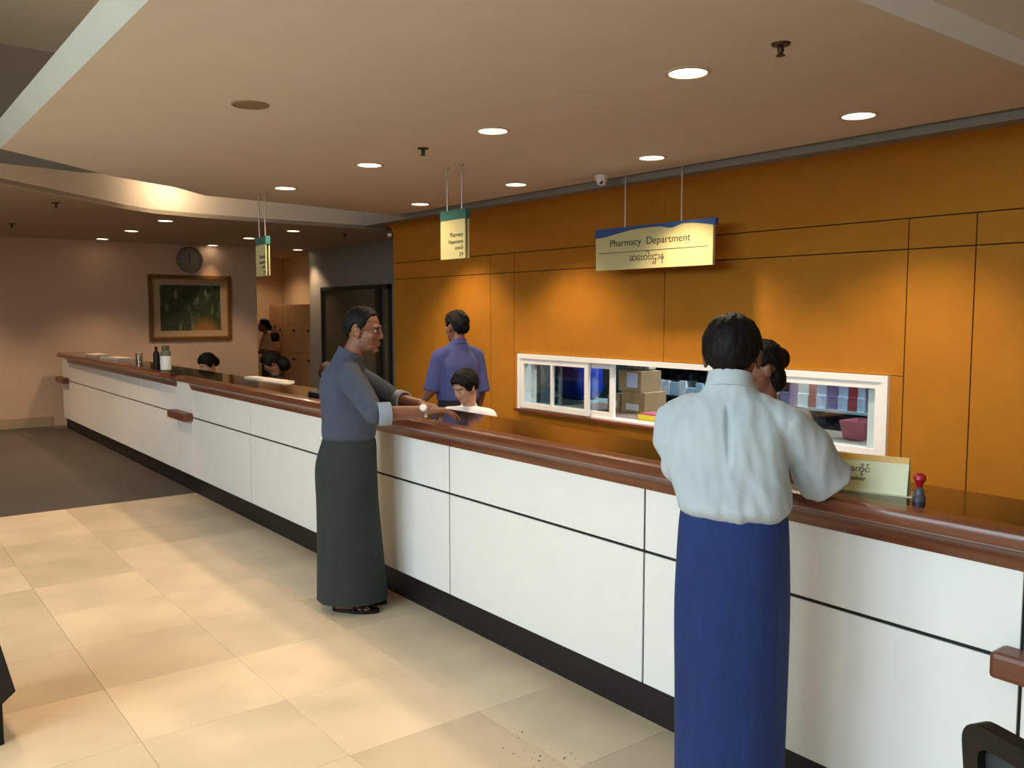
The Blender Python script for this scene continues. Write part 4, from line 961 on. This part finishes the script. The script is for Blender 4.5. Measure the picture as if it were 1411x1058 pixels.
# --- man in pale shirt and blue longyi, back to the viewer
def man_pale():
    B = np.array([-1.605, 2.07, 0.0]); f = nrm([-0.50, 0.866, 0]); r = rot_r(f); fl = nrm([-0.2, 0.98, 0])
    t = setp(empty('person', (0, 0, 0)), 'man in a pale blue white shirt and bright blue longyi seen from behind', 'person')
    hc = np.array(onD(1009, 491, 2.66)); fh = nrm([-0.50, 0.866, 0]); Mh = head_matrix(fh, -0.12, 0.0)
    nb = np.array([hc[0], hc[1], 0])-f*0.04+Z(1.43)
    ch = nb-Z(0.22)-f*0.03
    shR = nb+r*0.158-Z(0.115)-f*0.01; shL = nb-r*0.158-Z(0.115)-f*0.0
    elR = np.array(onZ(1130, 652, 1.16)); elR[2] = 1.16
    dR = nrm(-r*0.95+f*0.5); wrR = elR+dR*0.25; wrR[2] = 1.125
    elL = np.array(onD(938, 640, 2.66)); dL = nrm(f*1.0+r*0.35); wrL = elL+dL*0.25; wrL[2] = 1.125
    A = Acc(); legs_feet(A, B, f)
    loft(A, [ering(p[:3], p[3], p[4], f, 32) for p in catmull([(*(B+Z(0.85)), .135, .10), (*(B+Z(1.05)), .125, .10), (*(ch), .145, .105), (*(nb-Z(.06)), .12, .075), (*nb, .056, .056)], 4)])
    capsule(A, nb-Z(.04), hc+Mh @ np.array([0, -.022, -.06]), .058, .054)
    for sh, el, wrs in ((shR, elR, wrR), (shL, elL, wrL)):
        capsule(A, sh, el, .048, .040); capsule(A, el, wrs, .040, .027)
    hand(A, wrR, nrm(wrR-elR), (0, 0, 1), 'R', 0.3); hand(A, wrL, nrm(wrL-elL), (0, 0, 1), 'L', 0.3)
    head(A, hc, Mh, 1.02)
    remesh(A, 'body', 0.005, M_SKIND, t, 3)
    key = [(0, 34), (40, 30), (60, 14), (72, -18), (84, -18), (90, 6), (104, 0), (114, -34), (140, -52), (180, -56)]
    hair('hair', hc, Mh, key, M_HAIR, t, rad=(.089, .110, .104), s=1.0, seed=4.0, rough=0.06)
    face_bits(hc, Mh, t, 1.02)
    ms = mat('pale_shirt_cloth', '#b0babf', 0.85, 0.03, 20, bump=0.12, bscale=60, stretch=(1, 1, 0.4))
    bl = B-f*0.01
    sp_ = [(*(bl+Z(1.01)), .138, .112), (*(bl+Z(1.052)), .142, .116), (*(bl+Z(1.072)), .160, .140), (*(bl+f*.0+Z(1.11)), .166, .145), (*ch[:2], ch[2], .178, .130), (*(nb-f*.025)[:2], nb[2]-.12, .172, .108), (*(nb-f*.015)[:2], nb[2]-.06, .130, .085), (*(nb-f*.005)[:2], nb[2]-.02, .085, .070), (*nb[:2], nb[2]+0.02, .062, .064)]
    dR_ = nrm(wrR-elR); dL_ = nrm(wrL-elL)
    pc = B-f*0.15-r*0.0
    def wrk(c):
        q = np.array(c)-np.array([pc[0], pc[1], 0]); x = q @ r; y = q @ f
        base = 0.009*noise.noise(Vector((x*17, y*10, c[2]*3.0)))+0.004*noise.noise(Vector((x*38+c[2]*6, y*20, c[2]*9)))
        if y < 0.20:
            e_ = max(0.0, min(1.0, (c[2]-1.20)/0.05))*max(0.0, min(1.0, (1.385-c[2])/0.02)); xc_ = x+0.022+0.10*(c[2]-1.38)
            base += e_*(-0.014*math.exp(-(xc_/0.0065)**2)+0.004*math.exp(-((xc_-0.014)/0.008)**2))
        return base
    A = Acc(); pts = catmull(sp_, 5); loft(A, [ering(p[:3], p[3], p[4], f, 44, None, 2.5) for p in pts])
    for P, R_ in (([shR, shR*0.5+elR*0.5+r*0.012+Z(.01), elR+nrm(elR-shR)*0.0, elR+nrm(elR-shR)*0.035], [.069, .074, .082, .085]), ([shL, shL*0.5+elL*0.5-r*0.012, elL, elL+dL_*0.10], [.068, .068, .060, .056])):
        capsule(A, nb-Z(.035)+(P[0]-nb)*0.12, P[0], .050, R_[0]); cone(A, P, R_)
    ell(A, elL, (.060,)*3)
    remesh(A, 'shirt', 0.006, ms, t, 8, wrk)
    cloth_tube('collar', [ering(nb+Z(-.012), .074, .076, f, 32, nrm(f*0.3+Z(1))), ering(nb+Z(.014)+f*.004, .068, .071, f, 32, nrm(f*0.3+Z(1))), ering(nb+Z(.034)+f*.008, .065, .068, f, 32, nrm(f*0.3+Z(1)))], ms, t, 0.005)
    ctl = [(*(bl+Z(1.08)), .148, .122), (*(bl+Z(1.04)), .156, .132), (*(bl+Z(0.90)), .163, .146), (*(bl+Z(0.75)), .166, .148), (*(bl+f*.01+Z(0.5)), .163, .145), (*(bl+f*.01+Z(0.25)), .160, .145), (*(bl+f*.01+Z(0.06)), .160, .148)]
    pts = catmull(ctl, 8); nn = len(pts)
    cloth_tube('longyi', [ering(p[:3], p[3], p[4], f, 64, None, 2.2, 0.003+0.008*i/nn, 1.1+0.6*i/nn) for i, p in enumerate(pts)], mat('bright_blue_cloth', '#102a62', 0.85, 0.12, 40, bump=0.15, bscale=70, stretch=(1, 1, 0.25)), t)
    sandals(t, B, f, 0.085, M_BLACK)
man_pale()

# --- man in purple shirt walking behind the counter
def man_purple():
    B = np.array([-5.60, 3.80, 0.0]); f = nrm([-0.97, 0.12, 0]); r = rot_r(f)
    t = setp(empty('person', (0, 0, 0)), 'man in a purple blue shirt walking behind the counter toward the left', 'person')
    hc = B+Z(1.53)+f*0.03; Mh = head_matrix(nrm([-0.97, -0.10, 0]), -0.05)
    nb = B+Z(1.405)
    shR = nb+r*0.155-Z(.10); shL = nb-r*0.155-Z(.10)
    elL = shL-Z(0.25)+f*0.03-r*0.05; wrL = elL-Z(0.13)+f*0.13-r*0.07
    elR = shR-Z(0.28)-f*0.03+r*0.03; wrR = elR-Z(0.22)+f*0.08
    A = Acc(); legs_feet(A, B, f)
    loft(A, [ering(p[:3], p[3], p[4], f, 32) for p in catmull([(*(B+Z(0.85)), .14, .10), (*(B+Z(1.05)), .13, .10), (*(B+Z(1.22)), .15, .105), (*(nb-Z(.06)), .12, .075), (*nb, .056, .056)], 4)])
    capsule(A, nb-Z(.04), hc+Mh @ np.array([0, -.022, -.06]), .055, .052)
    for sh, el, wrs in ((shR, elR, wrR), (shL, elL, wrL)):
        capsule(A, sh, el, .048, .040); capsule(A, el, wrs, .039, .026)
    hand(A, wrL, nrm(wrL-elL), nrm(-r+Z(.3)), 'L', 0.35); hand(A, wrR, nrm(wrR-elR), r, 'R', 0.35)
    head(A, hc, Mh, 0.98)
    remesh(A, 'body', 0.006, M_SKIN, t, 3)
    key = [(0, 36), (40, 32), (60, 18), (72, -10), (84, -10), (90, 10), (104, 4), (114, -28), (140, -48), (180, -52)]
    hair('hair', hc, Mh, key, M_HAIR, t, rad=(.090, .112, .108), s=1.0, seed=9.0, rough=0.12)
    face_bits(hc, Mh, t, 0.98)
    ms = mat('purple_cloth', '#42477c', 0.8, 0.08, 20, bump=0.1, bscale=60)
    sp_ = [(*(B+Z(0.97)), .165, .135), (*(B+Z(1.05)), .165, .135), (*(B+Z(1.22)), .172, .130), (*(nb-Z(.11)), .165, .105), (*(nb-Z(.05)), .115, .08), (*(nb+Z(.02)), .060, .062)]
    shirt(t, sp_, f, [([shL, (shL+elL)/2, elL+nrm(elL-shL)*0.01], [.068, .068, .070]), ([shR, (shR+elR)/2, elR], [.068, .068, .070])], ms, 0.009, 0.006, seed=5)
    cloth_tube('collar', [ering(nb-Z(.02), .076, .078, f, 28, nrm(f*0.4+Z(1))), ering(nb+Z(.005), .068, .070, f, 28, nrm(f*0.4+Z(1))), ering(nb+Z(.022), .064, .067, f, 28, nrm(f*0.4+Z(1)))], ms, t, 0.005)
    ctl = [(*(B+Z(1.0)), .150, .122), (*(B+Z(0.9)), .165, .14), (*(B+Z(0.5)), .17, .16), (*(B+Z(0.06)), .17, .18)]
    cloth_tube('longyi', [ering(p[:3], p[3], p[4], f, 48, None, 2.2, 0.006, 0.5) for p in catmull(ctl, 6)], mat('black_cloth', '#17161a', 0.9, 0.1), t)
    sandals(t, B, f, 0.085, M_BLACK)
man_purple()

# --- generic staff member, seated or standing
def staff(label, hc, fwd, bf, skin, ms, seat=True, pitch=0.0, s=1.0, key=None, rad=(.085, .106, .102), extra=None, seed=0.0, hm=None, base=None, lap='#1c1a1e', vox=0.007):
    hc = np.array(hc, float); f = nrm(bf); r = rot_r(f); t = setp(empty('person', (0, 0, 0)), label, 'person')
    Mh = head_matrix(fwd, pitch); nb = hc-Z(0.150*s)-f*0.045*s; k = s
    B = np.array([nb[0], nb[1], 0])-f*0.05 if base is None else np.array(base, float)
    shR = nb+r*0.16*k-Z(.06); shL = nb-r*0.16*k-Z(.06)
    A = Acc(); hipz = nb[2]-0.52*k
    loft(A, [ering(p[:3], p[3], p[4], f, 28) for p in catmull([(*B[:2], hipz, .15*k, .11*k), (*((B+nb)/2)[:2], nb[2]-.3*k, .12*k, .09*k), (*nb[:2], nb[2]-.16*k, .13*k, .095*k), (*nb[:2], nb[2]-.06*k, .11*k, .07*k), (*nb[:2], nb[2], .048*k, .048*k)], 4)])
    capsule(A, nb-Z(.03), hc+Mh @ np.array([0, -.022, -.06])*s, .048*k, .046*k)
    zel = max(0.80, nb[2]-0.34*k)
    for sg_, sh in (('R', shR), ('L', shL)):
        q = 1 if sg_ == 'R' else -1
        el = np.array([sh[0], sh[1], 0])+f*0.08+r*q*0.03+Z(nb[2]-0.33*k); wrs = el+nrm(f-r*q*0.45)*0.23*k
        if not seat: wrs = el+nrm(f*0.9-r*q*0.5+Z(-0.1))*0.22
        capsule(A, sh, el, .042*k, .034*k); capsule(A, el, wrs, .034*k, .023*k); hand(A, wrs, nrm(wrs-el), (0, 0, 1), sg_, 0.4, 0.9)
        if sg_ == 'R': elR = el
        else: elL = el
    if seat:
        for q in (-1, 1):
            hp = np.array([B[0], B[1], hipz+0.02])+r*q*0.09; kn = hp+f*0.40; kn[2] = hipz; an = kn-f*0.05; an[2] = 0.06
            capsule(A, hp, kn, .08*k, .052*k); capsule(A, kn, an, .05*k, .034*k); capsule(A, an-Z(.025), an+f*0.14-Z(.035), .032, .022)
    else: legs_feet(A, np.array([B[0], B[1], 0]), f, hipz)
    head(A, hc, Mh, 0.96*s)
    remesh(A, 'body', vox, skin, t, 3)
    hair('hair', hc, Mh, key, hm or M_HAIR, t, rad=rad, s=s, seed=seed, rough=0.07, extra=extra)
    face_bits(hc, Mh, t, 0.96*s, '#a0584e')
    sp_ = [(*B[:2], hipz+0.03, .16*k, .125*k), (*((B+nb)/2)[:2], nb[2]-.3*k, .140*k, .110*k), (*nb[:2], nb[2]-.16*k, .150*k, .110*k), (*nb[:2], nb[2]-.075*k, .145*k, .088*k), (*nb[:2], nb[2]-.02*k, .09*k, .066*k), (*nb[:2], nb[2]+.015, .055*k, .055*k)]
    shirt(t, sp_, f, [([shL, (shL+elL)/2, shL+(elL-shL)*0.8], [.062*k, .06*k, .06*k]), ([shR, (shR+elR)/2, shR+(elR-shR)*0.8], [.062*k, .06*k, .06*k])], ms, 0.009, 0.004, seed=seed)
    cloth_tube('collar', [ering(nb-Z(.025), .074*k, .076*k, f, 24, nrm(f*0.5+Z(1))), ering(nb, .064*k, .066*k, f, 24, nrm(f*0.5+Z(1))), ering(nb+Z(.012), .060*k, .063*k, f, 24, nrm(f*0.5+Z(1)))], ms, t, 0.005)
    if seat:
        A = Acc()
        for q in (-1, 1):
            hp = np.array([B[0], B[1], hipz+0.02])+r*q*0.085; kn = hp+f*0.40; kn[2] = hipz; an = kn-f*0.05; an[2] = 0.12
            capsule(A, hp, kn, .095*k, .075*k); cone(A, [kn, an], [.075*k, .07*k])
        ell(A, (B[0], B[1], hipz+0.03), (.165*k, .14*k, .11*k))
        remesh(A, 'longyi', 0.012, mat('lap_'+lap, lap, 0.9), t, 3)
        st_ = setp(empty('stool', (B[0], B[1], 0)), 'round black staff stool under the '+' '.join(label.split()[:9]), 'stool', 'staff stools'); hz_ = hipz-0.12
        lathe('seat', [(0, hz_), (0.17, hz_), (0.18, hz_-0.02), (0.17, hz_-0.05), (0, hz_-0.05)], M_BLACK, st_, 24)
        lathe('column', [(0.03, 0.03), (0.03, hz_-0.05)], M_METAL, st_, 14); lathe('base', [(0, 0), (0.2, 0), (0.2, 0.02), (0.04, 0.04), (0, 0.04)], M_METAL, st_, 24)
    else:
        ctl = [(*B[:2], hipz+0.12, .135, .11), (*B[:2], hipz, .155, .13), (*B[:2], 0.5, .15, .14), (*B[:2], 0.07, .15, .15)]
        cloth_tube('longyi', [ering(p[:3], p[3], p[4], f, 40, None, 2.2, 0.006, 0.5) for p in catmull(ctl, 6)], mat('lap_'+lap, lap, 0.9), t)
    return t
M_WSH = mat('white_uniform', '#f2ecf0', 0.8, 0.02, 20)
bob = [(0, 22), (30, 18), (50, 4), (62, -30), (80, -28), (92, -12), (104, -20), (120, -45), (180, -58)]
tied = [(0, 40), (40, 34), (62, 10), (76, -6), (90, 2), (104, -8), (130, -36), (180, -44)]
# seated woman in white, face turned down to the left
staff('young woman in a white uniform seated behind the counter looking down', onD(641, 533, 6.0), nrm(-CR*0.75-HEAD*0.62), nrm(-CR*0.35-HEAD*0.85), M_SKINL, M_WSH, True, -0.42, 0.97, bob, (.090, .108, .104), None, 3.0)
# woman facing the pale shirted man
staff('staff woman with tied black hair half hidden behind the man in the pale shirt', onD(1046, 509, 3.62), nrm(-CR*0.85-HEAD*0.1), nrm([0.1, -0.99, 0]), M_SKIN, mat('pale_uniform', '#c9c4c0', 0.8), False, -0.25, 0.98, tied, (.086, .106, .102), [((.02, -.105, .02), (.045, .045, .05)), ((0, -.055, -.045), (.066, .05, .07))], 6.0)
# far staff
staff('seated staff member with black hair behind the far counter below the painting', onD(286, 502, 9.4), nrm(-CR*0.5-HEAD*0.7), nrm([0.1, -1, 0]), M_SKINL, M_WSH, True, -0.5, 0.95, bob, (.092, .112, .106), [((0.0, -.10, -.02), (.06, .05, .06))], 7.0, vox=0.01)
staff('seated person in black bending forward before the alcove', onD(374, 500, 9.6), nrm(-CR*0.9-HEAD*0.2), nrm(-CR*0.6-HEAD*0.5), M_SKIN, mat('black_top', '#131318', 0.9), True, -0.6, 1.0, bob, (.096, .116, .108), [((0, -.10, -.08), (.085, .07, .09))], 8.0, vox=0.01)
staff('seated staff member with reddish black hair mostly hidden behind the man in grey', onD(452, 517, 8.0), nrm(-HEAD), nrm(-HEAD), M_SKINL, M_WSH, True, -0.2, 0.95, bob, (.09, .11, .104), None, 9.0, mat('brown_black_hair', '#2c1210', 0.5), vox=0.01)
staff('standing person in a pale pink shirt and black skirt beside the lockers', onD(363, 449, 15.4), nrm([-0.5, -0.8, 0]), nrm([-0.3, -0.95, 0]), M_SKIN, mat('pale_pink_top', '#d9b39c', 0.8), False, 0.0, 0.95, tied, (.09, .11, .108), [((0, -.11, -.03), (.05, .05, .06))], 10.0, vox=0.01)
